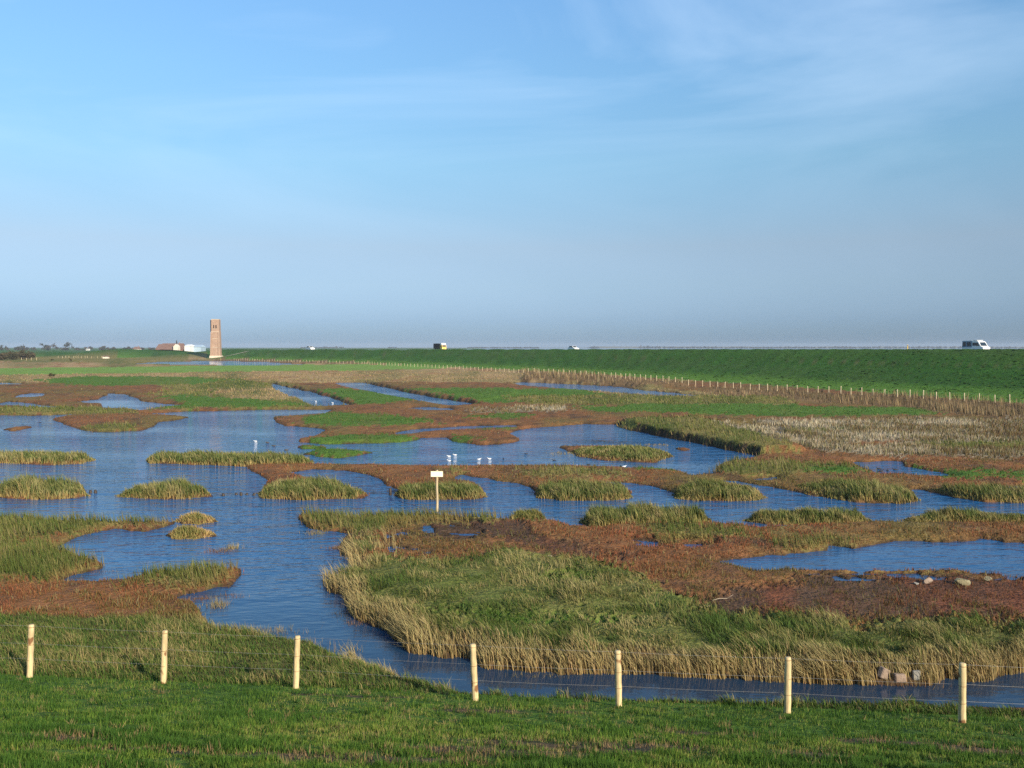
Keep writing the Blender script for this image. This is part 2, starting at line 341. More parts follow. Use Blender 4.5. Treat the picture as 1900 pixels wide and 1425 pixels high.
z += np.where(zone == DYKE, .12 * fbm(GX * .25, GY * .25, 15, 3), 0)
NR, NC = GX.shape

def mix(a, b, t): return a * (1 - t[..., None]) + b * t[..., None]
gcol = np.zeros(GX.shape + (3,))
for c, v in CCOL.items(): gcol[zone == c] = v
D_ = np.clip(GY, 8, 500)
n1 = fbm(GX * 12 / D_ ** .9, GY * 9 / D_ ** .9, 61, 4); n2 = fbm(GX * .9, GY * .5, 71, 4); n3 = fbm(GX * .16, GY * .10, 81, 3)
def blend(sel, color, t):
    tt = np.where(sel, np.clip(t, 0, 1), 0); return mix(gcol, np.array(color), tt)
gcol = blend(zone == RED, (.15,.105,.036), .25 + 3.2 * n3 + 2.0 * n1)
gcol = blend(zone == RED, (.085,.050,.030), -.1 - 3.2 * n2)
gcol = blend((zone == OLIVE), (.075,.095,.02), .1 + 2.5 * n1)
gcol = blend((zone == OLIVE), (.24,.17,.07), -.1 - 2.4 * n2)
gcol = blend((zone == GREEN), (.15,.12,.04), -.15 - 2.4 * n1)
gcol = blend((zone == TAN), (.10,.105,.03), .05 + 2.6 * n1 + n3)
gcol = blend((zone == TAN), (.20,.085,.04), .0 - 2.4 * n3)
gcol = blend((zone == PALE), (.11,.075,.04), .1 - 2.4 * n1)
gcol = blend((zone == PALE), (.13,.10,.035), .0 + 2.6 * n2)
gcol = blend((zone == FIELD), (.15,.185,.05), .2 + 1.5 * n3)
gcol = blend((zone == MUD), (.16,.055,.028), .25 + 2.4 * n1 + n2)
gcol = blend((zone == DYKE), (.042,.090,.014), .2 + 2 * n3 + n1)
gcol = blend((zone == DYKE), (.05,.09,.022), .9 * np.clip(fbm(GX * .02, GS * .45, 77, 3) * 3, 0, 1))
gcol = np.where((zone == DYKE)[..., None], gcol * (1 + .10 * np.sin(GS * 1.45 + 2 * fbm(GX * .03, GY * .03, 78, 2)) * (np.abs(GS - 14) < 13))[..., None], gcol)
gcol = blend((zone == DYKE) & (np.abs(GS - 17.5) < .5), (.075,.085,.03), .5 + fbm(GX * .05, GY * .05, 79, 2) * 2)
gcol = blend((zone == DYKE) & (GS < 6), (.085,.17,.024), .95 - GS / 9)
gcol = blend((zone == LAWN), (.10,.070,.038), .15 + bare_f(GX, GY))
gcol = blend((zone == ROUGH), (.06,.09,.018), .1 + 2.4 * n2)
gcol = blend((zone == ROUGH) & (GY > 19.3), (.11,.075,.042), np.clip((GW + .9) / .5, 0, 1))
gcol = blend((BANK > 0) & (GW > -.40), (.030,.024,.016), np.ones(GX.shape))  # bare bank soil, darkened to carry the shade of the bank faces
gcol = blend(GW > -.12, (.055,.036,.022), (GW + .12) / .1)

def make_mesh(name, V, F3=None, F4=None, colors=None, smooth=False):
    me = bpy.data.meshes.new(name)
    n3_, n4_ = (0 if F3 is None else len(F3)), (0 if F4 is None else len(F4))
    me.vertices.add(len(V)); me.vertices.foreach_set('co', np.ascontiguousarray(V, np.float32).ravel())
    idx = []; st = []; o = 0
    if n3_: idx.append(np.asarray(F3, np.int32).ravel()); st.append(np.arange(n3_) * 3); o = n3_ * 3
    if n4_: idx.append(np.asarray(F4, np.int32).ravel()); st.append(o + np.arange(n4_) * 4)
    idx = np.concatenate(idx).astype(np.int32); st = np.concatenate(st).astype(np.int32)
    me.loops.add(len(idx)); me.loops.foreach_set('vertex_index', idx)
    me.polygons.add(len(st)); me.polygons.foreach_set('loop_start', st)
    if smooth: me.polygons.foreach_set('use_smooth', np.ones(len(st), bool))
    if colors is not None:
        a = me.color_attributes.new('Col', 'FLOAT_COLOR', 'POINT')
        c4 = np.ones((len(V), 4), np.float32); c4[:, :3] = colors
        a.data.foreach_set('color', c4.ravel())
    me.update(calc_edges=True)
    return me
def tag(o, label=None, cat=None, group=None, kind=None):
    if label: o['label'] = label
    if cat: o['category'] = cat
    if group: o['group'] = group
    if kind: o['kind'] = kind
    return o
def link(name, me, mat, parent=None):
    o = bpy.data.objects.new(name, me); COL.objects.link(o)
    if mat and me is not None and len(me.materials) == 0: me.materials.append(mat)
    if parent: o.parent = parent
    return o
def empty(name, loc=(0, 0, 0), rz=0):
    o = bpy.data.objects.new(name, None); COL.objects.link(o)
    o.location = loc; o.rotation_euler = (0, 0, rz); o.empty_display_size = .3
    return o

# ------------------------------------------------------------------ materials
def mat(name, color=(.5,.5,.5), rough=.7, spec=.3, metal=0, noise=None, bump=None, attr=False, coat=None):
    m = bpy.data.materials.new(name); m.use_nodes = True; t = m.node_tree
    b = t.nodes['Principled BSDF']
    b.inputs['Roughness'].default_value = rough; b.inputs['Metallic'].default_value = metal
    b.inputs['Specular IOR Level'].default_value = spec
    tcn = t.nodes.new('ShaderNodeTexCoord')
    if attr:
        a = t.nodes.new('ShaderNodeAttribute'); a.attribute_name = 'Col'; src = a.outputs['Color']
    else:
        r = t.nodes.new('ShaderNodeRGB'); r.outputs[0].default_value = (*color, 1); src = r.outputs[0]
    for (scale, amt, stretch) in (noise or []):
        mpn = t.nodes.new('ShaderNodeMapping'); mpn.inputs['Scale'].default_value = stretch
        t.links.new(tcn.outputs['Object'], mpn.inputs['Vector'])
        n = t.nodes.new('ShaderNodeTexNoise'); n.inputs['Scale'].default_value = scale; n.inputs['Detail'].default_value = 5
        n.inputs['Roughness'].default_value = .65
        t.links.new(mpn.outputs['Vector'], n.inputs['Vector'])
        mr = t.nodes.new('ShaderNodeMapRange'); mr.inputs['From Min'].default_value = .28; mr.inputs['From Max'].default_value = .72
        mr.inputs['To Min'].default_value = 1 - amt; mr.inputs['To Max'].default_value = 1 + amt
        t.links.new(n.outputs['Fac'], mr.inputs['Value'])
        vm = t.nodes.new('ShaderNodeVectorMath'); vm.operation = 'SCALE'
        t.links.new(src, vm.inputs[0]); t.links.new(mr.outputs['Result'], vm.inputs['Scale']); src = vm.outputs['Vector']
    t.links.new(src, b.inputs['Base Color'])
    if bump:
        prev = None
        for (scale, dist, stretch) in bump:
            mpn = t.nodes.new('ShaderNodeMapping'); mpn.inputs['Scale'].default_value = stretch
            t.links.new(tcn.outputs['Object'], mpn.inputs['Vector'])
            n = t.nodes.new('ShaderNodeTexNoise'); n.inputs['Scale'].default_value = scale; n.inputs['Detail'].default_value = 4
            t.links.new(mpn.outputs['Vector'], n.inputs['Vector'])
            bn = t.nodes.new('ShaderNodeBump'); bn.inputs['Distance'].default_value = dist; bn.inputs['Strength'].default_value = 1
            t.links.new(n.outputs['Fac'], bn.inputs['Height'])
            if prev: t.links.new(prev.outputs['Normal'], bn.inputs['Normal'])
            prev = bn
        t.links.new(prev.outputs['Normal'], b.inputs['Normal'])
    return m
I3 = (1, 1, 1)
M = {}
M['ground'] = mat('ground', attr=True, rough=.95, spec=.1, noise=[(1.1, .30, I3), (9, .35, I3), (.12, .15, I3)], bump=[(7, .10, I3), (1.3, .16, I3)])
M['plant'] = mat('plant', attr=True, rough=.75, spec=.15)
t = M['plant'].node_tree; b = t.nodes['Principled BSDF']; o_ = t.nodes['Material Output']
tr = t.nodes.new('ShaderNodeBsdfTranslucent'); ms = t.nodes.new('ShaderNodeMixShader'); ms.inputs[0].default_value = .22
a_ = [n for n in t.nodes if n.type == 'ATTRIBUTE'][0]
t.links.new(a_.outputs['Color'], tr.inputs['Color'])
t.links.new(b.outputs[0], ms.inputs[1]); t.links.new(tr.outputs[0], ms.inputs[2]); t.links.new(ms.outputs[0], o_.inputs['Surface'])

# water: dark, glossy, rippled by wind in patches
m = bpy.data.materials.new('water'); m.use_nodes = True; M['water'] = m
t = m.node_tree; b = t.nodes['Principled BSDF']
b.inputs['Base Color'].default_value = (.010, .052, .125, 1); b.inputs['Roughness'].default_value = .045; b.inputs['IOR'].default_value = 1.33
tcn = t.nodes.new('ShaderNodeTexCoord')
def wnoise(scale, stretch, rot, detail=3):
    mpn = t.nodes.new('ShaderNodeMapping'); mpn.inputs['Scale'].default_value = stretch; mpn.inputs['Rotation'].default_value = (0, 0, rot)
    n = t.nodes.new('ShaderNodeTexNoise'); n.inputs['Scale'].default_value = scale; n.inputs['Detail'].default_value = detail
    t.links.new(tcn.outputs['Object'], mpn.inputs['Vector']); t.links.new(mpn.outputs['Vector'], n.inputs['Vector']); return n
patch = wnoise(.05, (1, 1.6, 1), .3, 4)
pr = t.nodes.new('ShaderNodeMapRange'); pr.inputs['From Min'].default_value = .36; pr.inputs['From Max'].default_value = .62
pr.inputs['To Min'].default_value = .22; pr.inputs['To Max'].default_value = 1.0
t.links.new(patch.outputs['Fac'], pr.inputs['Value'])
sxw = t.nodes.new('ShaderNodeSeparateXYZ'); t.links.new(tcn.outputs['Object'], sxw.inputs[0])
op = t.nodes.new('ShaderNodeMapRange'); op.inputs['From Min'].default_value = 21; op.inputs['From Max'].default_value = 52   # the open lake is windier than the creek under the bank
op.inputs['To Min'].default_value = .12; op.inputs['To Max'].default_value = 1.15; t.links.new(sxw.outputs['Y'], op.inputs['Value'])
pm_ = t.nodes.new('ShaderNodeMath'); pm_.operation = 'MULTIPLY'; t.links.new(pr.outputs['Result'], pm_.inputs[0]); t.links.new(op.outputs['Result'], pm_.inputs[1])
refl_mix = t.nodes.new('ShaderNodeMapRange'); refl_mix.inputs['From Min'].default_value = 20; refl_mix.inputs['From Max'].default_value = 33; t.links.new(sxw.outputs['Y'], refl_mix.inputs['Value'])
sm = t.nodes.new('ShaderNodeMix'); sm.data_type = 'RGBA'; sm.inputs['A'].default_value = (.014,.032,.062,1); sm.inputs['B'].default_value = (.010,.075,.195,1)   # reflection painted into the base: dark bank tones in creek, sky blue on lake
t.links.new(refl_mix.outputs['Result'], sm.inputs['Factor']); t.links.new(sm.outputs['Result'], b.inputs['Base Color'])
w1 = wnoise(3.4, (.55, 1.3, 1), -.5, 3); w2 = wnoise(.9, (.6, 1.3, 1), -.35, 3)
b1 = t.nodes.new('ShaderNodeBump'); b1.inputs['Distance'].default_value = .15
b2 = t.nodes.new('ShaderNodeBump'); b2.inputs['Distance'].default_value = .34
t.links.new(w1.outputs['Fac'], b1.inputs['Height']); t.links.new(pm_.outputs[0], b1.inputs['Strength'])
t.links.new(w2.outputs['Fac'], b2.inputs['Height']); t.links.new(pm_.outputs[0], b2.inputs['Strength'])
t.links.new(b1.outputs['Normal'], b2.inputs['Normal']); t.links.new(b2.outputs['Normal'], b.inputs['Normal'])

# ------------------------------------------------------------------ ground, water
idx = np.arange(NR * NC).reshape(NR, NC)
q = np.stack([idx[:-1, :-1], idx[:-1, 1:], idx[1:, 1:], idx[1:, :-1]], -1).reshape(-1, 4)
V = np.stack([GX, GY, z], -1).reshape(-1, 3)
g = link('ground', make_mesh('ground', V, F4=q, colors=gcol.reshape(-1, 3), smooth=True), M['ground'])
tag(g, 'salt marsh flats, foreshore and grass-covered dyke slopes', 'ground', kind='structure')
wv = np.array([(-8000, 14, 0), (8000, 14, 0), (8000, 7000, 0), (-8000, 7000, 0)], float)
tag(link('water', make_mesh('water', wv, F4=[(0, 1, 2, 3)]), M['water']), 'blue rippled water of the marsh lake, creeks and sea', 'water', kind='structure')

# lookup of the terrain anywhere
rowD = DALL; colU = US
def look(X, Y):
    r = np.clip(np.searchsorted(rowD, Y) - 1, 0, NR - 2); u = X / np.maximum(Y, 5.5)
    c = np.clip(np.searchsorted(colU, u) - 1, 0, NC - 2)
    fr = np.clip((Y - rowD[r]) / (rowD[r + 1] - rowD[r]), 0, 1); fc = np.clip((u - colU[c]) / (colU[c + 1] - colU[c]), 0, 1)
    def bi(A): return (A[r, c] * (1 - fc) + A[r, c + 1] * fc) * (1 - fr) + (A[r + 1, c] * (1 - fc) + A[r + 1, c + 1] * fc) * fr
    rn = np.where(fr > .5, r + 1, r); cn = np.where(fc > .5, c + 1, c)
    return bi(z), np.where((BANK[rn, cn] > 0) & (bi(GW) > -.30), .05, bi(GW)), zone[rn, cn], bi(GS)
def gz(x, y): return float(look(np.array([x]), np.array([y]))[0][0])

# ------------------------------------------------------------------ blades
def blades(X, Y, Z, h, w, lean, leandir, c0, c1, seg=1, curve=.6):
    n = len(X); yaw = rng.uniform(0, math.pi, n)
    sx, sy = np.cos(yaw) * w / 2, np.sin(yaw) * w / 2
    lx, ly = np.cos(leandir) * lean * h, np.sin(leandir) * lean * h
    up = h * np.sqrt(np.clip(1 - lean ** 2, .05, 1))
    A = np.stack([X - sx, Y - sy, Z - .03], -1); B = np.stack([X + sx, Y + sy, Z - .03], -1); T = np.stack([X + lx, Y + ly, Z + up], -1)
    if seg == 1:
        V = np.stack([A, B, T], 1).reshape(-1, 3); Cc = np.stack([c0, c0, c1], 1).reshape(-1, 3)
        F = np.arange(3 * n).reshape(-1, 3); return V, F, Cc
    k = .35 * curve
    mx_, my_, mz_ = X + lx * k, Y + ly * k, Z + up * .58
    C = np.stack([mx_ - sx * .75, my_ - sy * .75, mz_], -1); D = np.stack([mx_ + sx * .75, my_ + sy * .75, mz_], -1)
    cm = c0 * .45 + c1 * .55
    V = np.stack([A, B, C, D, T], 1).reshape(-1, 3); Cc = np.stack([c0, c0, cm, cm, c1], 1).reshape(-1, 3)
    base = (np.arange(n) * 5)[:, None]
    F = np.concatenate([base + [0, 1, 3], base + [0, 3, 2], base + [2, 3, 4]], 0); return V, F, Cc
class Bunch:
    def __init__(s): s.V = []; s.F = []; s.C = []; s.n = 0
    def add(s, V, F, C): s.V.append(V); s.F.append(F + s.n); s.C.append(C); s.n += len(V)
    def build(s, name, m): return link(name, make_mesh(name, np.concatenate(s.V), F3=np.concatenate(s.F), colors=np.concatenate(s.C)), m)
def jit(c, n, a=.25): return np.asarray(c)[None, :] * (1 + rng.uniform(-a, a, (n, 1))) * (1 + rng.uniform(-.08, .08, (n, 3)))
def choose(cols, k, n, a=.25):
    cs = np.asarray(cols)[np.clip(k, 0, len(cols) - 1)]
    return cs * (1 + rng.uniform(-a, a, (n, 1))) * (1 + rng.uniform(-.08, .08, (n, 3)))
def sample(n, px0, px1, py0, py1, cls=None, wmax=-.05):
    px = rng.uniform(px0, px1, n); py = rng.uniform(py0, py1, n)
    X, Y = ground(px, py, .1); zz, ww, zc, ss = look(X, Y)
    m = (ww < wmax) & (zz < 1.6)
    if cls is not None: m &= np.isin(zc, cls)
    return X[m], Y[m], zz[m], ww[m], zc[m]
PXM = 1 / 862.0            # metres per render pixel at 1 m
WIND = R(172)

# lawn on the near dyke slope
n = 380000
D0 = 6.2 / (1 - rng.uniform(0, 1, n) * (1 - 6.2 / 17.9)); X = rng.uniform(-.66, .66, n) * D0; Y = D0
zz, ww, zc, ss = look(X, Y)
bare = bare_f(X, Y)
tuft = fbm(X * 3.4, Y * 3.4, 93, 3); broad = fbm(X * .55, Y * .55, 95, 3)
m_ = (zc == LAWN) & (rng.uniform(0, 1, n) > np.clip(bare, 0, .85))
X, Y, zz, tuft, bare = X[m_], Y[m_], zz[m_], tuft[m_], bare[m_]; n = len(X)
broad = broad[m_]; h = rng.uniform(.025, .065, n) * (1 + 4.6 * np.clip(tuft + .15 * broad, -.2, .5)); kk = rng.uniform(0, 1, n) * .9 + .15 - tuft * 2.0 - broad * 1.9
c1 = choose([(.050,.112,.016), (.108,.188,.026), (.170,.225,.038), (.26,.235,.075)], (kk * 3.0).astype(int), n)
c1 = np.where((bare > rng.uniform(-.1, 1.3, n))[:, None], jit((.24,.165,.08), n, .5), c1)
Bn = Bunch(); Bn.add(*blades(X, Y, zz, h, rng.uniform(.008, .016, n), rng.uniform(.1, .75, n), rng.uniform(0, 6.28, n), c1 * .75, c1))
nt_ = 1500; D0 = rng.uniform(6.5, 17.3, nt_); tx = rng.uniform(-.64, .64, nt_) * D0; k_ = np.repeat(np.arange(nt_), 14); n = len(k_)
X = tx[k_] + rng.normal(0, .035, n); Y = D0[k_] + rng.normal(0, .035, n); zz, ww, zc, ss = look(X, Y); m_ = zc == LAWN
X, Y, zz, k_ = X[m_], Y[m_], zz[m_], k_[m_]; n = len(X); c1 = choose([(.035,.085,.012), (.045,.10,.016), (.10,.15,.028), (.24,.19,.08)], (rng.uniform(0, 1, nt_) ** 1.5 * 4).astype(int)[k_], n)
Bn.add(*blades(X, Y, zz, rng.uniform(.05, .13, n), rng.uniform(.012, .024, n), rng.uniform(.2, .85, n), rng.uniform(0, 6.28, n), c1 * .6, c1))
tag(Bn.build('lawn_grass', M['plant']), 'short mown green grass on the slope below the camera side of the fence', 'grass', kind='stuff')

# rough grass behind the near fence and on the big spit
Bn = Bunch()
n = 150000
D0 = rng.uniform(15.5, 25, n); X = rng.uniform(-.66, .66, n) * D0; Y = D0
zz, ww, zc, ss = look(X, Y); tt = X * NT[0] + Y * NT[1]
m_ = ((zc == ROUGH) | ((zc == LAWN) & (tt > 16.3))) & (tt < 24.5) & (ww < -.04) & (X < 12) & ((Y < 19.2) | (X < -1.5))
X, Y, zz, ww = X[m_], Y[m_], zz[m_], ww[m_]; n = len(X)
patchn = fbm(X * .8, Y * .8, 101, 3) + .6 * fbm(X * 2.4, Y * 2.4, 103, 2); kk = rng.uniform(0, 1, n) + patchn * 1.5
edge = np.clip(1 + ww / .5, 0, 1)
h = rng.uniform(.06, .19, n) * (1 + 2.4 * np.clip(patchn, -.35, .5)) + edge * rng.uniform(0, .12, n)
c1 = choose([(.085,.070,.032), (.055,.108,.018), (.10,.145,.028), (.18,.175,.055), (.30,.24,.10)], ((kk + edge * .5) * 3.2 + .55).astype(int), n)
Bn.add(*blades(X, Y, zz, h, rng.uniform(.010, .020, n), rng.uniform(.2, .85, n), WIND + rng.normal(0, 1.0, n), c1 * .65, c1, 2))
X, Y, zz, ww, zc = sample(260000, -60, 1960, 985, 1290, [ROUGH, GREEN], .10); zz = np.maximum(zz, -.02)
k_ = (Y > 19.5) & ~((X < -4.0) & (Y < 24.6)); X, Y, zz, ww, zc = X[k_], Y[k_], zz[k_], ww[k_], zc[k_]
n = len(X)
patchn = fbm(X * .55, Y * .55, 111, 4) + .7 * fbm(X * 1.6, Y * 1.6, 115, 2); clump = fbm(X * 1.7, Y * 1.7, 113, 2) + .6 * fbm(X * .8, Y * .8, 117, 2)
edge = np.clip(1 + ww / 1.25, 0, 1); gap = fbm(X * 1.15, Y * .5, 119, 2)
keep = rng.uniform(0, 1, n) < .58 + edge * (.55 + 1.4 * gap)
for qx, qy in ((1640,1261),(1669,1264),(1699,1261)):
    rx_, ry_ = at(qx, qy, .1); keep &= ~((np.abs(X - rx_) < .19) & (Y > ry_ - .5) & (Y < ry_ + .05) & (rng.uniform(0, 1, n) < .8))
X, Y, zz, ww, zc, patchn, clump, edge, gap = [a[keep] for a in (X, Y, zz, ww, zc, patchn, clump, edge, gap)]; n = len(X)
h = rng.uniform(.08, .27, n) * (1 + 2.6 * np.clip(clump, -.35, .5)) + edge ** 1.8 * rng.uniform(.06, .42, n) * (1 + 2.2 * np.clip(gap, -.4, .4))
h = np.where(zc == GREEN, h * .5, h)
kk = rng.uniform(0, 1, n) * .9 + patchn * 1.9 + edge * .3
ctip = choose([(.070,.115,.022), (.130,.150,.038), (.22,.205,.070), (.34,.285,.12)], (kk * 3.2 + .35).astype(int), n)
ctip = np.where((zc == GREEN)[:, None], jit((.07,.135,.02), n), ctip)
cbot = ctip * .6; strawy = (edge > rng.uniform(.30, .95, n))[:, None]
cbot = np.where(strawy, jit((.32,.215,.09), n), cbot); ctip = np.where(strawy, jit((.31,.265,.12), n, .35), ctip)
lean = np.where(edge > .3, rng.normal(.42, .16, n) + gap * .5, rng.normal(.66, .2, n))
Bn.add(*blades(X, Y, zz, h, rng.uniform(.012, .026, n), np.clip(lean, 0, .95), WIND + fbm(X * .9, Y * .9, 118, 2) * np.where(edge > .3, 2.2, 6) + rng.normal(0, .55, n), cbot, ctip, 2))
tag(Bn.build('rough_grass', M['plant']), 'long tussocky olive and straw grass on the spit and the bank behind the near fence', 'grass', kind='stuff')

# glasswort and other low red cover
Bn = Bunch()
for (n, a, b_, k0) in ((150000, 955, 1165, 1.0), (90000, 855, 960, 1.0), (70000, 700, 860, .8)):
    X, Y, zz, ww, zc = sample(n, -60, 1960, a, b_, [RED, MUD], .30); n = len(X)
    sh_ok = (ww < -.03) | (rng.uniform(0, 1, n) < .16 * np.exp(-np.maximum(ww, 0) / .12)); X, Y, zz, ww, zc = [q_[sh_ok] for q_ in (X, Y, zz, ww, zc)]; zz = np.maximum(zz, -.02); n = len(X)
    pn = fbm(X * .3, Y * .2, 121, 3) + .7 * fbm(X * .11, Y * .07, 81, 3); cl = fbm(X * 2.2, Y * 2.2, 123, 2) + .8 * fbm(X * .7, Y * .5, 125, 3)
    keep = rng.uniform(0, 1, n) < np.where(zc == MUD, .25 + .8 * np.clip(cl, 0, 1), .80 + 1.9 * cl + .6 * (ww > -.45))
    X, Y, zz, ww, zc, pn, cl = [q_[keep] for q_ in (X, Y, zz, ww, zc, pn, cl)]; n = len(X)
    h = rng.uniform(.04, .13, n) * (1 + 1.6 * np.clip(cl, -.4, .5)); w_ = np.maximum(.03, .9 * Y * PXM) * rng.uniform(.6, 1.4, n)
    kk = rng.uniform(0, 1, n) + pn * 2.4 + np.where((X < -7) & (Y < 31), .38, 0)
    c1 = choose([(.27,.098,.046), (.25,.108,.044), (.215,.110,.042), (.18,.115,.040), (.14,.122,.036)], (kk * 4.4).astype(int), n, .35)
    spr = rng.uniform(0, 1, n) < .05; c1 = np.where(spr[:, None], jit((.26,.22,.10), n), c1); h = np.where(spr, h * 1.7, h); c1 = np.where((zc == MUD)[:, None], c1 * .70, c1)
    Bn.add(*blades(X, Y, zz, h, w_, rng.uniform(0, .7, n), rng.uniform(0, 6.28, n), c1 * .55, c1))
tag(Bn.build('glasswort', M['plant']), 'low rust-red glasswort carpet over the mud flats', 'glasswort', kind='stuff')

# olive and green marsh cover
Bn = Bunch()
for (n, a, b_) in ((110000, 930, 1100), (90000, 780, 960), (80000, 690, 785)):
    X, Y, zz, ww, zc = sample(n, -60, 1960, a, b_, [OLIVE, GREEN, TAN], .14); n = len(X)
    sh_ok = (ww < .0) | (rng.uniform(0, 1, n) < .3); X, Y, zz, ww, zc = [q_[sh_ok] for q_ in (X, Y, zz, ww, zc)]; zz = np.maximum(zz, -.02); n = len(X)
    pn = fbm(X * .35, Y * .3, 131, 3); cl = fbm(X * 1.2, Y * 1.2, 133, 2); far = np.clip((Y - 40) / 80, 0, 1)
    h = rng.uniform(.2, .46, n) * (1 + 1.0 * np.clip(cl, -.4, .5)); h = np.where(zc == GREEN, h * .45, h); h = np.where(zc == TAN, h * .8, h)
    edge = np.clip(1 + ww / .6, 0, 1); h += np.where(zc == OLIVE, edge * .12, 0)
    w_ = np.maximum(.022, .75 * Y * PXM) * rng.uniform(.6, 1.4, n)
    kk = rng.uniform(0, 1, n) + pn * 1.5
    c1 = choose([(.085,.120,.024), (.14,.155,.040), (.20,.185,.060), (.28,.22,.095)], (kk * 3).astype(int), n)
    c1 = np.where((zc == GREEN)[:, None], choose([(.045,.105,.016), (.070,.135,.022), (.14,.14,.045)], (kk * 2.3).astype(int), n), c1)
    c1 = np.where((zc == TAN)[:, None], choose([(.17,.16,.055), (.32,.235,.11), (.38,.28,.14)], (kk * 2.6).astype(int), n), c1)
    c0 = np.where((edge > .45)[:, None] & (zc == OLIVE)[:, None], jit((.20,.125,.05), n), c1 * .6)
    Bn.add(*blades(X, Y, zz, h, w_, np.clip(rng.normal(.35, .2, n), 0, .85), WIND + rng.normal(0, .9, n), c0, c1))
tag(Bn.build('marsh_grass', M['plant']), 'mixed green and olive marsh grass on the banks between creeks', 'grass', kind='stuff')

# weeds standing in the shallows
Bn = Bunch()
for (px, py, rx_, ry_, n, h0, cc) in ((408,1023,.55,.35,240,.16,0),(432,1018,.3,.3,120,.28,1),(404,1124,.35,.3,170,.30,1),(372,1112,.5,.25,260,.12,0),(428,1108,.5,.4,90,.14,0),(500,1172,.9,.35,260,.2,1),(452,1180,.5,.4,220,.34,1),(560,1196,.6,.3,160,.2,1),
      (622,1078,.35,.35,300,.34,1),(628,1018,.4,.3,260,.16,0),(618,1042,.5,.4,160,.08,2),(628,1052,.5,.4,120,.07,2),(640,1140,.5,.5,240,.12,2),(668,1156,.5,.3,200,.12,0),(585,990,.5,.4,160,.2,1),(190,874,1.8,1.0,260,.07,2),(262,888,1.4,.8,160,.07,2),(190,896,1.6,.5,150,.07,2),(250,878,.9,.5,90,.08,0),
      (740,912,.7,.5,150,.14,2),(690,914,.7,.5,110,.12,2),(660,908,.5,.5,80,.16,2),(1110,819,1.6,.9,300,.12,2),(1150,822,1.6,.9,200,.12,2),(1040,842,.8,.8,120,.18,1),(1820,1067,.8,.25,220,.1,0),(1870,1070,.6,.2,160,.1,0),(1000,1256,1.2,.15,90,.16,1),(1690,1272,.7,.15,160,.22,0),(240,1058,1.2,.4,160,.07,2),(180,1062,.8,.3,160,.08,0),(300,1004,1.6,.5,160,.05,2),(240,1000,1.2,.4,120,.05,2),(640,1208,.5,.2,40,.35,1),(1220,826,1.2,.6,120,.2,1)):
    x0_, y0_ = at(px, py); X = x0_ + rng.normal(0, rx_ * .55, n); Y = y0_ + rng.normal(0, ry_ * .55, n)
    c1 = choose([[(.22,.11,.055), (.26,.16,.075)], [(.36,.27,.12), (.26,.22,.09)], [(.06,.055,.035), (.09,.07,.04)]][cc], rng.integers(0, 2, n), n)
    Bn.add(*blades(X, Y, np.full(n, -.02), h0 * rng.uniform(.4, 1.2, n), np.maximum(.014, .6 * Y * PXM) * rng.uniform(.5, 1.2, n), rng.uniform(0, .8, n), rng.uniform(0, 6.28, n), c1 * .6, c1))
tag(Bn.build('water_weed', M['plant']), 'sparse weeds and dead stalks standing in the shallows', 'weeds', kind='stuff')

# grey sea aster heads
Bn = Bunch()
X, Y, zz, ww, zc = sample(75000, 860, 1960, 752, 862, [PALE], -.03); n = len(X)
cl = fbm(X * .5, Y * .35, 141, 3); kk = rng.uniform(0, 1, n) + cl * 1.8
h = rng.uniform(.2, .42, n); w_ = np.maximum(.04, .8 * Y * PXM) * rng.uniform(.6, 1.4, n)
kk += 1.3 * fbm(X * .07, Y * .22, 143, 3); c1 = choose([(.17,.11,.05), (.17,.155,.055), (.30,.235,.13), (.42,.345,.225), (.52,.45,.32)], (kk * 3.6).astype(int), n)
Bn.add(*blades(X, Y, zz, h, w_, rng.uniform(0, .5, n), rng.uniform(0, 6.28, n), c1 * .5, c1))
tag(Bn.build('sea_aster', M['plant']), 'withered pale grey sea aster covering the flat behind the straight bank', 'sea aster', kind='stuff')

# brown reed belt before the far dyke
Bn = Bunch()
X, Y, zz, ww, zc = sample(70000, 380, 1960, 664, 800, [BROWN], -.02); n = len(X)
cl = fbm(X * .22, Y * .12, 151, 3); kk = rng.uniform(0, 1, n) + cl * 1.2
h = rng.uniform(.8, 1.5, n) * (1 + .8 * np.clip(cl, -.5, .5)) * np.where(Y > 330, .8, 1) * np.where((X > 22) & (X < 44), .45, 1) * np.where(X > 44, .75, 1)
w_ = np.maximum(.05, .7 * Y * PXM) * rng.uniform(.6, 1.3, n)
c1 = choose([(.15,.115,.06), (.24,.175,.09), (.33,.235,.125), (.38,.29,.155)], (kk * 3.2).astype(int), n)
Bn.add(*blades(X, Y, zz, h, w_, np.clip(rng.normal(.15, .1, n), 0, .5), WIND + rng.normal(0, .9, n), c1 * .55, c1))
tag(Bn.build('reed_bed', M['plant']), 'tall brown dry reeds along the ditch at the foot of the far dyke', 'reeds', kind='stuff')

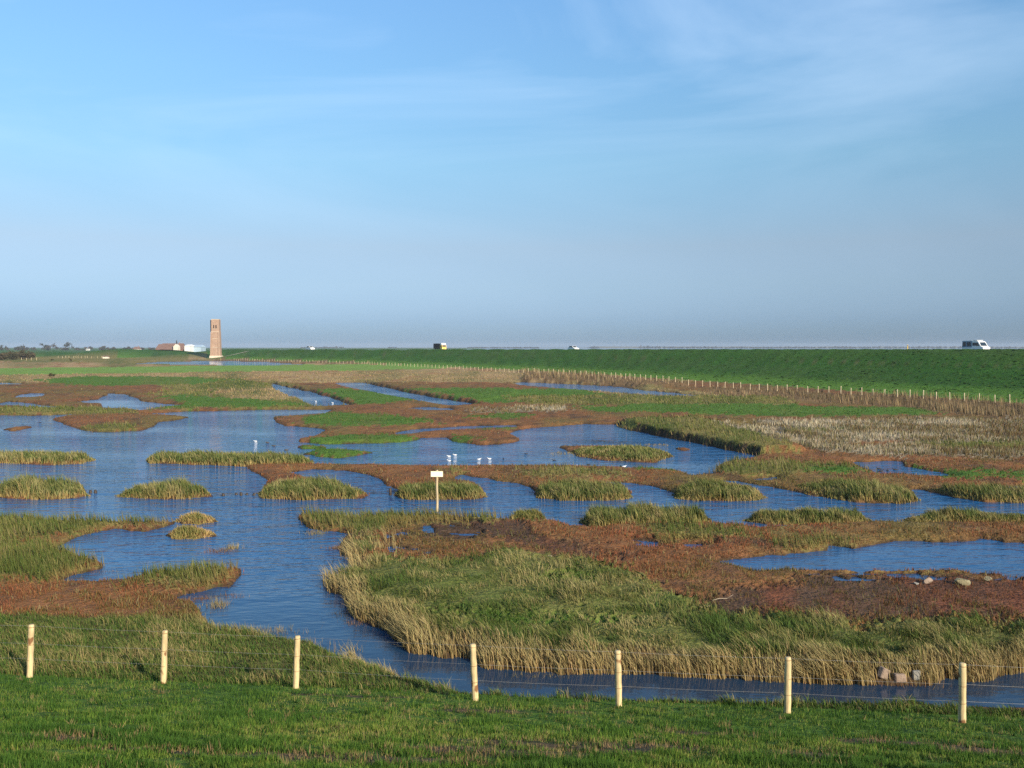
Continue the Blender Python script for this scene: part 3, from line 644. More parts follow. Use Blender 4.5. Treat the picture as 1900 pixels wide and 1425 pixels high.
# tufts on the far dyke slope
Bn = Bunch()
n = 90000; s_ = rng.uniform(-3, 29, n); k_ = rng.uniform(1.3, 5.9, n) ** 1.0
seg_i = np.clip(k_.astype(int), 0, len(TOE) - 2); f_ = k_ - seg_i
dv = TOE[seg_i + 1] - TOE[seg_i]; nrm = np.stack([dv[:, 1], -dv[:, 0]], -1) / np.linalg.norm(dv, axis=1)[:, None]
P_ = TOE[seg_i] + dv * f_[:, None] + nrm * s_[:, None]
X, Y = P_[:, 0], P_[:, 1]; zz, ww, zc, ss = look(X, Y)
m_ = (zc == DYKE) & (np.abs(X / Y) < .68) & (ww < -.1); X, Y, zz, ss = X[m_], Y[m_], zz[m_], ss[m_]; n = len(X)
kk = rng.uniform(0, 1, n) + 1.6 * fbm(X * .15, Y * .15, 161, 3)
c1 = choose([(.020,.060,.009), (.028,.078,.010), (.036,.092,.014), (.055,.11,.022)], (kk * 3).astype(int), n)
c1 = np.where((ss < 4.5)[:, None], jit((.085,.175,.026), n), c1)
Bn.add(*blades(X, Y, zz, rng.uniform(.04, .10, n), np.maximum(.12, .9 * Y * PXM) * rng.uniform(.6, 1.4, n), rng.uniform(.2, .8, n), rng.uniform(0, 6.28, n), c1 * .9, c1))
kb = rng.integers(0, n, 3000); X, Y, zz = X[kb], Y[kb], zz[kb]; n = len(X)
c1 = choose([(.020,.056,.009), (.024,.066,.010), (.045,.085,.018)], rng.integers(0, 3, n), n)
Bn.add(*blades(X, Y, zz, rng.uniform(.12, .26, n), rng.uniform(.35, 1.1, n), rng.uniform(.3, .9, n), rng.uniform(0, 6.28, n), c1 * .7, c1))
tag(Bn.build('dyke_grass', M['plant']), 'short dark green grass tufts on the long far dyke', 'grass', kind='stuff')

# cordgrass islands, one object each
def inside(n, poly):
    P = np.asarray(poly); x = rng.uniform(P[:, 0].min() - .25, P[:, 0].max() + .25, n); y = rng.uniform(P[:, 1].min() - .25, P[:, 1].max() + .25, n)
    s = sdf(x, y, P) + .38 * fbm(x * 1.5, y * 1.5, 401, 3) + .10; k = s > 0; return x[k], y[k], s[k]
for i, (pts, hm, hump, lab) in enumerate(ISL):
    P = wpoly(pts); A = np.asarray(P); x0, x1 = A[:, 0].min(), A[:, 0].max(); yc = A[:, 1].mean()
    wpx = (x1 - x0) / yc / PXM
    X, Y, s = inside(int(5200 * max(.25, min(1.6, wpx / 100)) * 1.6), P); n = len(X)
    zz = look(X, Y)[0]; f = np.clip((X - x0) / (x1 - x0), 0, 1)
    prof = {'flat': .82 + 0 * f, 'left': .55 + .5 * np.exp(-((f - .38) / .26) ** 2), 'right': .5 + .55 * np.exp(-((f - .66) / .22) ** 2),
            'dome': .55 + .5 * np.exp(-((f - .55) / .25) ** 2), 'three': .66 + .3 * np.abs(np.sin(f * 3 * math.pi + .3))}[hump]
    cl = fbm(X * 1.1 + i * 9, Y * 1.3, 171 + i, 2) + .8 * fbm(X * 3.2 + i * 9, Y * 3.2, 191 + i, 2)
    endt = np.clip(np.minimum(f, 1 - f) / .06, .55, 1)
    h = hm * .90 * prof * endt * (1 + .95 * cl) * rng.uniform(.42, 1.12, n) * np.clip((s + .12) / .35, .35, 1) * np.where(rng.uniform(0, 1, n) < .015, 1.35, 1)
    kk = rng.uniform(0, 1, n) * .8 + .1 + fbm(X * 2.1 + i, Y * 2.1, 211, 2) * 1.9
    c1 = choose([(.100,.130,.034), (.165,.178,.054), (.235,.22,.080), (.32,.265,.115)], (kk * 3).astype(int), n)
    if 'tan' in lab and hm < .5: c1 = c1 * np.array([1.55, 1.25, 1.3])
    front = rng.uniform(0, .5, n) > s
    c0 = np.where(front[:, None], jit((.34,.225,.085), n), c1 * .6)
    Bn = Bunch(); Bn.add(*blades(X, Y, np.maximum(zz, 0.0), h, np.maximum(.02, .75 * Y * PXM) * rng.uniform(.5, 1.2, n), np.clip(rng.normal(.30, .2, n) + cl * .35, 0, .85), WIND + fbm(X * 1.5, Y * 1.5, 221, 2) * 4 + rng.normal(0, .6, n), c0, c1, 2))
    tag(Bn.build('cordgrass_island', M['plant']), lab, 'grass clump', 'cordgrass islands in the marsh')

# ------------------------------------------------------------------ solid builders
class MB:
    def __init__(s): s.v = []; s.f = []
    def quad(s, pts): n = len(s.v); s.v += [tuple(p) for p in pts]; s.f.append(tuple(range(n, n + len(pts)))); return s
    def box(s, x0, x1, y0, y1, z0, z1):
        n = len(s.v)
        s.v += [(x0,y0,z0),(x1,y0,z0),(x1,y1,z0),(x0,y1,z0),(x0,y0,z1),(x1,y0,z1),(x1,y1,z1),(x0,y1,z1)]
        s.f += [tuple(n + k for k in f) for f in ((0,3,2,1),(4,5,6,7),(0,1,5,4),(1,2,6,5),(2,3,7,6),(3,0,4,7))]; return s
    def prism(s, prof, y0, y1):
        """profile in (x, z) extruded along y"""
        n = len(s.v); k = len(prof)
        s.v += [(x, y0, z_) for x, z_ in prof] + [(x, y1, z_) for x, z_ in prof]
        s.f.append(tuple(range(n, n + k))); s.f.append(tuple(range(n + 2 * k - 1, n + k - 1, -1)))
        s.f += [(n + i, n + k + i, n + k + (i + 1) % k, n + (i + 1) % k) for i in range(k)]; return s
    def frustum(s, z0, a0, z1, a1):
        """a = (x0,x1,y0,y1)"""
        n = len(s.v)
        for zz_, a in ((z0, a0), (z1, a1)): s.v += [(a[0],a[2],zz_),(a[1],a[2],zz_),(a[1],a[3],zz_),(a[0],a[3],zz_)]
        s.f += [tuple(n + k for k in f) for f in ((0,3,2,1),(4,5,6,7),(0,1,5,4),(1,2,6,5),(2,3,7,6),(3,0,4,7))]; return s
    def tube(s, path, radii, sides=10, wob=0, seed=0, squash=(1, 1)):
        r_ = np.random.default_rng(seed); n = len(s.v); P = [Vector(p) for p in path]
        for i, p in enumerate(P):
            d = (P[min(i + 1, len(P) - 1)] - P[max(i - 1, 0)]).normalized()
            up = Vector((0, 0, 1)) if abs(d.z) < .9 else Vector((0, 1, 0))
            a = d.cross(up).normalized(); b2_ = a.cross(d).normalized()
            for k in range(sides):
                th = 2 * math.pi * k / sides; rr = radii[i] * (1 + wob * r_.uniform(-1, 1))
                s.v.append(tuple(p + a * math.cos(th) * rr * squash[0] + b2_ * math.sin(th) * rr * squash[1]))
        for i in range(len(P) - 1):
            for k in range(sides):
                k2 = (k + 1) % sides
                s.f.append((n + i * sides + k, n + i * sides + k2, n + (i + 1) * sides + k2, n + (i + 1) * sides + k))
        s.f.append(tuple(n + k for k in range(sides - 1, -1, -1))); s.f.append(tuple(n + (len(P) - 1) * sides + k for k in range(sides))); return s
    def mesh(s, name, smooth=False):
        me = bpy.data.meshes.new(name); me.from_pydata(s.v, [], s.f); me.update()
        bm = bmesh.new(); bm.from_mesh(me); bmesh.ops.recalc_face_normals(bm, faces=bm.faces); bm.to_mesh(me); bm.free()
        if smooth: me.polygons.foreach_set('use_smooth', np.ones(len(me.polygons), bool))
        return me
    def build(s, name, m, parent=None, smooth=False): return link(name, s.mesh(name, smooth), m, parent)

M['wood'] = mat('peeled_wood', (.52,.40,.215), .75, .2, noise=[(16, .38, (1, 1, .10)), (3, .2, I3)], bump=[(30, .004, (1, 1, .1))])
# bark patches left on some posts
t = M['wood'].node_tree; b = t.nodes['Principled BSDF']; src = b.inputs['Base Color'].links[0].from_socket
oi = t.nodes.new('ShaderNodeObjectInfo'); tcn = [n for n in t.nodes if n.type == 'TEX_COORD'][0]
vm = t.nodes.new('ShaderNodeVectorMath'); vm.operation = 'MULTIPLY_ADD'; vm.inputs[1].default_value = (4, 4, 3.2)
cx = t.nodes.new('ShaderNodeCombineXYZ'); ml = t.nodes.new('ShaderNodeMath'); ml.operation = 'MULTIPLY'; ml.inputs[1].default_value = 50
t.links.new(oi.outputs['Random'], ml.inputs[0]); t.links.new(ml.outputs[0], cx.inputs['X']); t.links.new(ml.outputs[0], cx.inputs['Z'])
t.links.new(tcn.outputs['Object'], vm.inputs[0]); t.links.new(cx.outputs[0], vm.inputs[2])
nb = t.nodes.new('ShaderNodeTexNoise'); nb.inputs['Scale'].default_value = .9; nb.inputs['Detail'].default_value = 2
t.links.new(vm.outputs[0], nb.inputs['Vector'])
rp = t.nodes.new('ShaderNodeValToRGB'); rp.color_ramp.elements[0].position = .60; rp.color_ramp.elements[1].position = .64
t.links.new(nb.outputs['Fac'], rp.inputs['Fac'])
mb_ = t.nodes.new('ShaderNodeMix'); mb_.data_type = 'RGBA'; mb_.inputs['B'].default_value = (.20,.10,.045,1)
t.links.new(rp.outputs['Color'], mb_.inputs['Factor']); t.links.new(src, mb_.inputs['A']); t.links.new(mb_.outputs['Result'], b.inputs['Base Color'])
M['wire'] = mat('wire', (.36,.34,.31), .5, .5, .5)
M['notch'] = mat('notch', (.26,.17,.08), .8)

# ------------------------------------------------------------------ near fence
fence = empty('wire_fence', (0, 16.7, 1.2))
tag(fence, 'wire fence on peeled yellow posts at the foot of the mown slope', 'fence')
posts = [(-222,1248,1148),(55,1257,1157),(303,1268,1168),(549,1277,1178),(882,1300,1193),(1148,1310,1205),(1461,1323,1217),(1785,1341,1228),(2105,1352,1240)]
tops = []
wires_h = (.965, .63, .34)
for i, (px, pb, ptp) in enumerate(posts):
    Hh = 1.1
    rx_, ry_, rz_ = [float(q_) for q_ in ray(px, pb)]        # first place where the line of sight meets the slope
    tt_ = np.linspace(13, 22, 1800); zt_ = look(rx_ * tt_, ry_ * tt_)[0]
    k_ = int(np.argmax(EYE + rz_ * tt_ <= zt_)); tk = float(tt_[k_])
    X_, Yv = rx_ * tk, ry_ * tk; zb = float(zt_[k_])
    hh = (pb - ptp) / FPX * Yv * 1.0
    rr = .058; rs = np.random.default_rng(i + 40)
    lx = rs.uniform(-.035, .035) + (.04 if i < 4 else -.03); 
    zs = np.linspace(-.25, 1, 12)
    path = [(lx * k * hh * .8 + rs.uniform(-.003, .003), rs.uniform(-.003, .003), k * hh) for k in zs]
    rad = [rr * rs.uniform(.94, 1.05) * (1.05 - .08 * k) for k in zs]; rad[-1] *= .96
    path.append((path[-1][0], path[-1][1], hh + .012)); rad.append(rad[-1] * .8)
    b_ = MB().tube(path, rad, 14, .03, i)
    p = b_.build('fence_post', M['wood'], None, True); p.location = (X_, Yv, zb)
    p.parent = fence; p.matrix_parent_inverse = fence.matrix_basis.inverted()
    pts = []
    for f in wires_h:
        rg = MB(); cxp = lx * f * hh * .8
        rg.tube([(cxp, 0, f * hh - .004), (cxp, 0, f * hh + .004)], [rr * 1.07, rr * 1.07], 14)
        ro = rg.build('wire_notch', M['notch'], p); pts.append((X_ + cxp, Yv + rr + .004, zb + f * hh))
    tops.append(pts)
for k in range(3):
    mbw = MB()
    pl = []
    for a, b2 in zip(tops[:-1], tops[1:]):
        A_, B_ = Vector(a[k]), Vector(b2[k])
        for j in range(6):
            f = j / 6; q_ = A_.lerp(B_, f); q_.z -= .05 * f * (1 - f); pl.append(q_)
    pl.append(Vector(tops[-1][k]))
    mbw.tube(pl, [.0015] * len(pl), 4)
    for A_, B_ in zip(pl[:-1], pl[1:]):
        L = (B_ - A_).length
        for j in range(int(L / .16)):
            q_ = A_.lerp(B_, (j + .5) / int(L / .16)); e = .018
            mbw.tube([q_ + Vector((-.004, 0, -e)), q_ + Vector((.004, 0, e))], [.0016, .0016], 3)
    w_ = mbw.build('barbed_wire', M['wire']); w_.parent = fence; w_.matrix_parent_inverse = fence.matrix_basis.inverted()

# ------------------------------------------------------------------ far fence along the dyke
FP = np.array([(78,72),(70,94),(63.6,110),(52.5,136),(41.5,157),(30,182),(7.6,240),(-17,292),(-66,380),(-110,432),(-160,494)], float)
far_f = empty('wire_fence', (30, 182, gz(30, 182)))
tag(far_f, 'long fence of pale posts along the foot of the far dyke', 'fence')
zsr = np.linspace(-.3, 1.0, 5)
pm = MB().tube([(0, 0, k * 1.15) for k in zsr] + [(0, 0, 1.16)], [.062, .058, .06, .058, .054, .04], 8, .04, 3).mesh('fence_post', True)
M['pale_wood'] = mat('pale_wood', (.56,.46,.30), .7, .2, noise=[(2, .2, I3)])
pm.materials.append(M['pale_wood'])
acc = 0; wl = []; nextp = 0; tot = 0
for (a, b2) in zip(FP[:-1], FP[1:]):
    L = np.linalg.norm(b2 - a); 
    while nextp < tot + L:
        f = (nextp - tot) / L; q_ = a + (b2 - a) * f + rng.uniform(-.25, .25, 2) * (.4, .2)
        zq = gz(q_[0], q_[1])
        o = bpy.data.objects.new('fence_post', pm); COL.objects.link(o)
        o.location = (q_[0], q_[1], zq); o.scale = (1, 1, rng.uniform(.9, 1.08)); o.rotation_euler = (rng.uniform(-.03, .03), rng.uniform(-.03, .03), rng.uniform(0, 6))
        o.parent = far_f; o.matrix_parent_inverse = far_f.matrix_basis.inverted()
        wl.append((q_[0], q_[1], zq)); nextp += 2.25 if q_[1] < 200 else 3.3
    tot += L
for hgt in (.5, 1.0):
    o = MB().tube([(x, y, zq + hgt) for x, y, zq in wl], [.006] * len(wl), 4).build('wire', M['wire'])
    o.parent = far_f; o.matrix_parent_inverse = far_f.matrix_basis.inverted()
# short fences in the polder at the far left
def small_fence(pxs, py, lab):
    c_ = at(pxs[0], py, .4); e_ = empty('field_fence', (c_[0], c_[1], gz(*c_))); tag(e_, lab, 'fence')
    l_ = []
    for px in pxs:
        x, y = at(px, py + rng.uniform(-.4, .4), .4); zq = gz(x, y)
        o = bpy.data.objects.new('fence_post', pm); COL.objects.link(o); o.location = (x, y, zq); o.scale = (1.5, 1.5, rng.uniform(1.0, 1.35))
        o.parent = e_; o.matrix_parent_inverse = e_.matrix_basis.inverted(); l_.append((x, y, zq + 1))
    o = MB().tube(l_, [.008] * len(l_), 4).build('wire', M['wire']); o.parent = e_; o.matrix_parent_inverse = e_.matrix_basis.inverted()
small_fence([108,116,122,128,137,141,145,151,158,162,170,181,189,200], 664.5, 'row of pale posts in the far fields beside the grey bushes')
small_fence([40,49,58,68], 668.5, 'few pale posts standing right before the grey bushes')

# ------------------------------------------------------------------ white signboard
M['board'] = mat('board', (.80,.75,.58), .5, .4, noise=[(8, .05, I3)])
M['greywood'] = mat('weathered_post', (.42,.33,.20), .8, .2, noise=[(12, .3, (1, 1, .15))])
x, y = at(811, 940, .25); zb = max(gz(x, y), .12)
sg = empty('signboard', (x, y, zb)); tag(sg, 'blank cream-white signboard on a tall wooden post at the creek edge', 'sign')
MB().tube([(.01 * math.sin(k * 4), 0, k) for k in np.linspace(-.3, 1.92, 9)], [.062, .064, .06, .062, .058, .06, .057, .058, .055], 12, .03, 5).build('post', M['greywood'], sg, True)
bo = MB().box(-.29, .29, -.085, -.062, 1.60, 1.86).build('board', M['board'], sg)
MB().box(-.305, .305, -.0615, -.045, 1.585, 1.875).build('frame', M['notch'], sg)

# ------------------------------------------------------------------ birds
def bird_mesh(neck=.12, long=.5, plump=1.0):
    L = long
    path = [(-.50*L,0,.10*L),(-.40*L,0,.13*L),(-.25*L,0,.13*L),(-.05*L,0,.12*L),(.14*L,0,.13*L),(.27*L,0,.17*L),(.33*L,0,.22*L+neck*.3),(.36*L,0,.25*L+neck*.8),(.40*L,0,.28*L+neck),(.47*L,0,.285*L+neck),(.52*L,0,.265*L+neck),(.61*L,0,.25*L+neck)]
    rad = [.02*L,.07*L,.15*L,.19*L*plump,.17*L*plump,.11*L,.065*L,.055*L,.075*L,.075*L,.035*L,.012*L]
    return MB().tube(path, rad, 10, 0, 0, (1.0, .85))
M['white_feather'] = mat('white_feather', (.80,.79,.76), .7)
M['dark_feather'] = mat('dark_feather', (.035,.030,.028), .7, noise=[(9, .4, I3)])
M['brown_feather'] = mat('brown_feather', (.09,.065,.045), .7, noise=[(9, .4, I3)])
def bird_proto(mname, neck, long, plump):
    me = bird_mesh(neck, long, plump).mesh('waterbird', True); me.materials.append(M[mname])
    w = MB()
    for s_ in (-1, 1):
        w.tube([(-.46*long, s_*.05*long, .17*long), (-.25*long, s_*.14*long, .20*long), (0, s_*.17*long, .19*long), (.16*long, s_*.12*long, .16*long)], [.01*long, .045*long, .06*long, .015*long], 7)
    wm = w.mesh('folded_wings', True); wm.materials.append(M[mname]); return me, wm
PR = {'w': bird_proto('white_feather', .015, .30, 1.0), 'd': bird_proto('dark_feather', .01, .30, 1.0), 'b': bird_proto('brown_feather', .015, .36, 1.0), 'g': bird_proto('dark_feather', .06, .36, 1.05)}
def bird(px, py, kind, heading, label, group, zoff=0.0):
    x, y = at(px, py, 0.0); zg = gz(x, y)
    o = link('waterbird', PR[kind][0], None); w_ = link('folded_wings', PR[kind][1], None, o)
    o.location = (x, y, max(zg, -.02 if zg < 0 else zg) + zoff); o.rotation_euler = (0, 0, R(heading)); tag(o, label, 'bird', group)
GW_, GD_ = 'white birds on the lake', 'dark ducks on the lake'
TRIO = 'white waterbird of the tight trio on the lake behind the signboard'
for px, py, hd in ((833,847,200),(844,844.5,185),(833,855,170)): bird(px, py, 'w', hd, TRIO, GW_)
PAIR = 'white waterbird of the loose pair beside the tight white trio'
for px, py, hd in ((889,852.5,20),(908,851.5,190)): bird(px, py, 'w', hd, PAIR, GW_)
bird(474, 819, 'w', 185, 'lone white waterbird on the wide lake near the green islet', GW_)
bird(1158, 866, 'w', 10, 'white waterbird at the shore of the red flat beside a dark duck', GW_)
bird(1069, 865.5, 'w', 60, 'small white waterbird at the shore of the red flat, alone', GW_)
for px, py in ((586,744.5),(617,747.5)): bird(px, py, 'w', 180, 'white waterbird in the narrow straight ditch', 'white birds in the ditch')
DK = 'dark duck swimming scattered on the lake behind the red flat'
for px, py, hd in ((934,852,90),(976,842.5,0),(1028,854.5,180),(1092,862.5,30)): bird(px, py, 'd', hd, DK, GD_)
bird(1152, 865.5, 'd', 90, 'dark duck at the shore of the red flat beside a white waterbird', GD_)
bird(531, 835.5, 'b', 0, 'brown duck swimming close to the low green islet', GD_)
for px, py in ((496,822),(508,828)): bird(px, py, 'b', 170, 'brown duck of the pair between the lone white bird and the green islet', GD_)
bird(74, 784.5, 'd', 180, 'dark duck in the bay beside the round red island', GD_)
for px, py, hd in ((1631,870.5,180),(1635,875,10),(1647,873.5,60),(1661,872.5,180)): bird(px, py, 'g', hd, 'dark goose resting in the small pond among green bushes', 'geese on the small pond')

# dark stubs in the water
M['stub'] = mat('wet_wood', (.045,.034,.026), .6, noise=[(10, .4, I3)])
for i, (px, py) in enumerate(((414,920),(438,918),(447,919.5),(458,918),(471,919),(168,915),(177,915),(229,921),(724,919))):
    x, y = at(px, py); b_ = MB(); hh = (.12, .08, .16, .07, .09, .15, .16, .08, .38)[i]
    b_.tube([(0, 0, -.45), (.01, 0, hh * .5), (.0, .01, hh), (.005, .01, hh + .02)], [.085, .08, .07, .04], 8, .12, i)
    o = b_.build('wooden_stub', M['stub'], None, True); o.location = (x, y, 0)
    tag(o, ('dark stub in the row between the humped cordgrass mound and the red spit', 'short dark stub at the end of the broad cordgrass mound', 'short dark stub at the low tip of the one-humped mound', 'tall dark stake in the creek beside the clump behind the signboard')[0 if i < 5 else 1 if i < 7 else 2 if i == 7 else 3], 'stub', 'dark stubs in the water')

# ------------------------------------------------------------------ stones
def rock(px, py, sx, sy, sz, seed, col, label, group, zr=0, flat=.2, sub=3):
    bm = bmesh.new(); bmesh.ops.create_icosphere(bm, subdivisions=sub, radius=1)
    r_ = np.random.default_rng(seed); pl = r_.normal(size=(9, 3)); pl /= np.linalg.norm(pl, axis=1)[:, None]; dd = r_.uniform(.38, .72, 9)
    for v in bm.verts:
        p = np.array(v.co)
        for nn, d in zip(pl, dd):
            k = p @ nn - d
            if k > 0: p = p - nn * k
        p = p * (1 + .035 * r_.uniform(-1, 1)); v.co = p * (sx, sy, sz)
    me = bpy.data.meshes.new('stone'); bm.to_mesh(me); bm.free(); me.materials.append(col)
    x, y = at(px, py, .1); o = bpy.data.objects.new('stone', me); COL.objects.link(o)
    o.location = (x, y, max(gz(x, y), .0) + sz * .42); o.rotation_euler = (0, 0, zr); tag(o, label, 'stone', group); return o
M['stone_pink'] = mat('stone_pink', (.25,.185,.14), .85, .2, noise=[(9, .25, I3)], bump=[(20, .02, I3)])
M['stone_olive'] = mat('stone_olive', (.215,.19,.115), .85, .2, noise=[(9, .25, I3)], bump=[(20, .02, I3)])
M['stone_grey'] = mat('stone_grey', (.25,.235,.205), .85, .2, noise=[(9, .25, I3)], bump=[(20, .02, I3)])
SG = 'stones lying on the mud flat'
rock(1698, 1086, .13, .11, .06, 1, M['stone_grey'], 'small flat grey stone next to the pinkish boulder on the mud', SG)
rock(1719, 1084, .21, .17, .15, 2, M['stone_pink'], 'pinkish boulder with a squared end on the brown mud', SG, .3)
rock(1784, 1087, .27, .2, .19, 4, M['stone_olive'], 'largest olive boulder, wedge-shaped, on the brown mud', SG, -.4)
rock(1831, 1079, .17, .15, .11, 5, M['stone_olive'], 'small yellowish boulder beside the pool on the mud', SG)
BG = 'rubble at the creek edge'
o = rock(1640, 1260, .15, .10, .17, 6, M['stone_pink'], 'tilted pinkish rubble block standing up at the creek edge', BG, .4, sub=2); o.rotation_euler = (0, .35, .3)
rock(1669, 1262, .15, .11, .10, 7, M['stone_pink'], 'low pinkish rubble slab between the tilted block and pale rock', BG, .1, sub=2)
rock(1699, 1260, .11, .09, .13, 8, M['stone_grey'], 'pale grey rock at the creek edge at the end of the rubble', BG, 0, sub=2)
for o_ in [q for q in COL.objects if q.name.startswith('stone') and q.get('group') == BG]:
    sx_, sy_, sz_ = [max(abs(v.co[k]) for v in o_.data.vertices) for k in range(3)]; r_ = np.random.default_rng(int(sx_ * 1e5)); bm = bmesh.new(); bmesh.ops.create_cube(bm, size=2)
    for v in bm.verts: v.co = [v.co[k] * (sx_, sy_, sz_)[k] * r_.uniform(.72, 1.05) for k in range(3)]
    bmesh.ops.bevel(bm, geom=list(bm.edges), offset=.02, segments=1, affect='EDGES'); bmesh.ops.triangulate(bm, faces=list(bm.faces))
    bm.to_mesh(o_.data); bm.free()
rock(1020, 1040, .10, .08, .07, 9, M['stone_pink'], 'fist-sized pale stone on the mud at the grassy spit edge', BG)
M['drift'] = mat('driftwood', (.34,.28,.20), .8)
def stick(px, py, L, rz, label):
    x, y = at(px, py, .12); b_ = MB(); b_.tube([(-L/2, 0, 0), (-L/6, .03, .03), (L/6, -.02, .02), (L/2, .05, .10)], [.007, .010, .009, .004], 6, .1, int(px))
    b_.tube([(L/6, -.02, .02), (L*.28, -.12, .12)], [.010, .004], 5)
    o = b_.build('driftwood', M['drift']); o.location = (x, y, gz(x, y) + .06); o.rotation_euler = (0, 0, rz); tag(o, label, 'driftwood')
stick(1342, 1117, .75, .3, 'pale forked stick lying on the dark mud')
stick(1304, 1143, .45, -.1, 'short bleached stick on the mud next to the grass edge')

# ------------------------------------------------------------------ old brick tower
m = mat('tower_brick', (.33,.225,.165), .9, .15, noise=[(.35, .18, I3), (2.2, .14, I3)], bump=[(6, .05, I3)]); M['brick'] = m
t = m.node_tree; b = t.nodes['Principled BSDF']; src = b.inputs['Base Color'].links[0].from_socket
br = t.nodes.new('ShaderNodeTexBrick'); br.inputs['Scale'].default_value = 1.0; br.inputs['Brick Width'].default_value = .5; br.inputs['Row Height'].default_value = .16
br.inputs['Mortar Size'].default_value = .02; br.inputs['Color1'].default_value = (1,1,1,1); br.inputs['Color2'].default_value = (.82,.82,.82,1); br.inputs['Mortar'].default_value = (1.15,1.15,1.15,1)
tcn = [n for n in t.nodes if n.type == 'TEX_COORD'][0]
sp = t.nodes.new('ShaderNodeSeparateXYZ'); ad = t.nodes.new('ShaderNodeMath'); cb = t.nodes.new('ShaderNodeCombineXYZ')
t.links.new(tcn.outputs['Object'], sp.inputs[0]); t.links.new(sp.outputs['X'], ad.inputs[0]); t.links.new(sp.outputs['Y'], ad.inputs[1]); t.links.new(ad.outputs[0], cb.inputs['X']); t.links.new(sp.outputs['Z'], cb.inputs['Y'])
t.links.new(cb.outputs[0], br.inputs['Vector'])
mu = t.nodes.new('ShaderNodeMix'); mu.data_type = 'RGBA'; mu.blend_type = 'MULTIPLY'; mu.inputs['Factor'].default_value = 1
t.links.new(src, mu.inputs['A']); t.links.new(br.outputs['Color'], mu.inputs['B']); t.links.new(mu.outputs['Result'], b.inputs['Base Color'])
M['dark'] = mat('opening_and_shade', (.03,.02,.018), .9)  # for window openings and the tower's painted shade strip
M['stone_light'] = mat('light_stone', (.52,.44,.34), .85, .2, noise=[(.8, .15, I3)])
TX, TY = -192.0, 560.0
tz = 2.6
tw = empty('brick_tower', (TX, TY, tz), R(6)); tw.scale = (.84, .84, 1); tag(tw, 'lone tall square brick church tower without spire on the dyke', 'tower')
# shaft narrows in steps; rotated slightly; a dark box paints the strip of its shaded side
sh = MB(); sh.frustum(-3, (-3.3, 3.6, -3.4, 3.4), 15.2, (-3.0, 3.15, -3.05, 3.05)); sh.frustum(15.2, (-2.75, 3.05, -2.95, 2.95), 23.0, (-2.65, 2.95, -2.85, 2.85))
sh.build('shaft', M['brick'], tw)
MB().frustum(-3, (-3.75, -2.2, -4.0, .6), 14.6, (-3.25, -2.2, -3.35, .4)).build('buttress', M['brick'], tw)
MB().frustum(-3, (2.3, 4.0, -3.95, -2.2), 14.8, (2.35, 3.4, -3.4, -2.2)).build('buttress', M['brick'], tw)
MB().box(-3.45, -2.68, -2.75, -1.2, 15.0, 22.6).build('shade_box', M['dark'], tw)  # dark box standing in for the shaded left face of the upper shaft
MB().box(-2.75, 3.05, -2.95, 2.95, 23.0, 23.25).build('parapet', M['stone_light'], tw)
for x0, x1 in ((-1.25, -.55), (.45, 1.25)):
    wn = MB().box(x0, x1, -3.0, -2.6, 17.2, 19.5).build('window', M['dark'], tw)
    MB().box(x0 - .15, x1 + .15, -3.04, -2.7, 16.95, 17.19).build('sill', M['stone_light'], wn)
for zc_ in (5.0, 10.5, 15.05): MB().box(-3.3 + zc_ * .02, 3.5 - zc_ * .02, -3.52 + zc_ * .025, -3.0, zc_, zc_ + .22).build('string_course', M['stone_light'], tw)
MB().frustum(-3.2, (-4.5, 4.5, -4.5, 4.0), -.3, (-4.0, 4.15, -4.15, 3.9)).build('plinth', M['stone_light'], tw)
# paved ramp past the tower
rampv = []
for f in np.linspace(0, 1, 12):
    x_ = TX - 5 + 24 * f; y_ = TY - 7 + 14 * f; rampv.append((x_, y_ - 1.2, gz(x_, y_ - 1.2) + .12)); rampv.append((x_, y_ + 1.2, gz(x_, y_ + 1.2) + .12))
b_ = MB(); b_.v = rampv; b_.f = [(2*i, 2*i+2, 2*i+3, 2*i+1) for i in range(11)]
o = b_.build('path', M['stone_light']); tag(o, 'pale path climbing the dyke past the tower', 'path', kind='structure')

# ------------------------------------------------------------------ road and vehicles on the dyke
def offset_line(s):
    pts = []
    for i in range(len(TOE)):
        d = TOE[min(i + 1, len(TOE) - 1)] - TOE[max(i - 1, 0)]; d = d / np.linalg.norm(d); pts.append(TOE[i] + np.array([d[1], -d[0]]) * s)
    pts = np.array(pts); fine = []
    for a, b2 in zip(pts[:-1], pts[1:]):
        k = max(2, int(np.linalg.norm(b2 - a) / 6)); fine += [a + (b2 - a) * j / k for j in range(k)]
    return np.array(fine)
RA, RB, RC = offset_line(37.2), offset_line(43.2), offset_line(40.2)
nn = min(len(RA), len(RB)); 
def resamp(P, n): 
    d = np.concatenate([[0], np.cumsum(np.linalg.norm(np.diff(P, axis=0), axis=1))]); t_ = np.linspace(0, d[-1], n); return np.stack([np.interp(t_, d, P[:, 0]), np.interp(t_, d, P[:, 1])], -1)
RA, RB, RC = [resamp(P, 260) for P in (RA, RB, RC)]
keepr = [i for i in range(260) if 30 < RC[i, 1] < 700 and RC[i, 0] > -270]
b_ = MB()
for i in keepr:
    zr = .9 * float(crest_h(RC[i, 1])) + .16
    b_.v += [(RA[i, 0], RA[i, 1], zr), (RB[i, 0], RB[i, 1], zr)]
b_.f = [(2*i, 2*i+1, 2*i+3, 2*i+2) for i in range(len(keepr) - 1)]
M['asphalt'] = mat('asphalt', (.06,.06,.062), .9, noise=[(4, .15, I3)])
tag(b_.build('road', M['asphalt']), 'narrow asphalt road on top of the dyke', 'road', kind='structure')
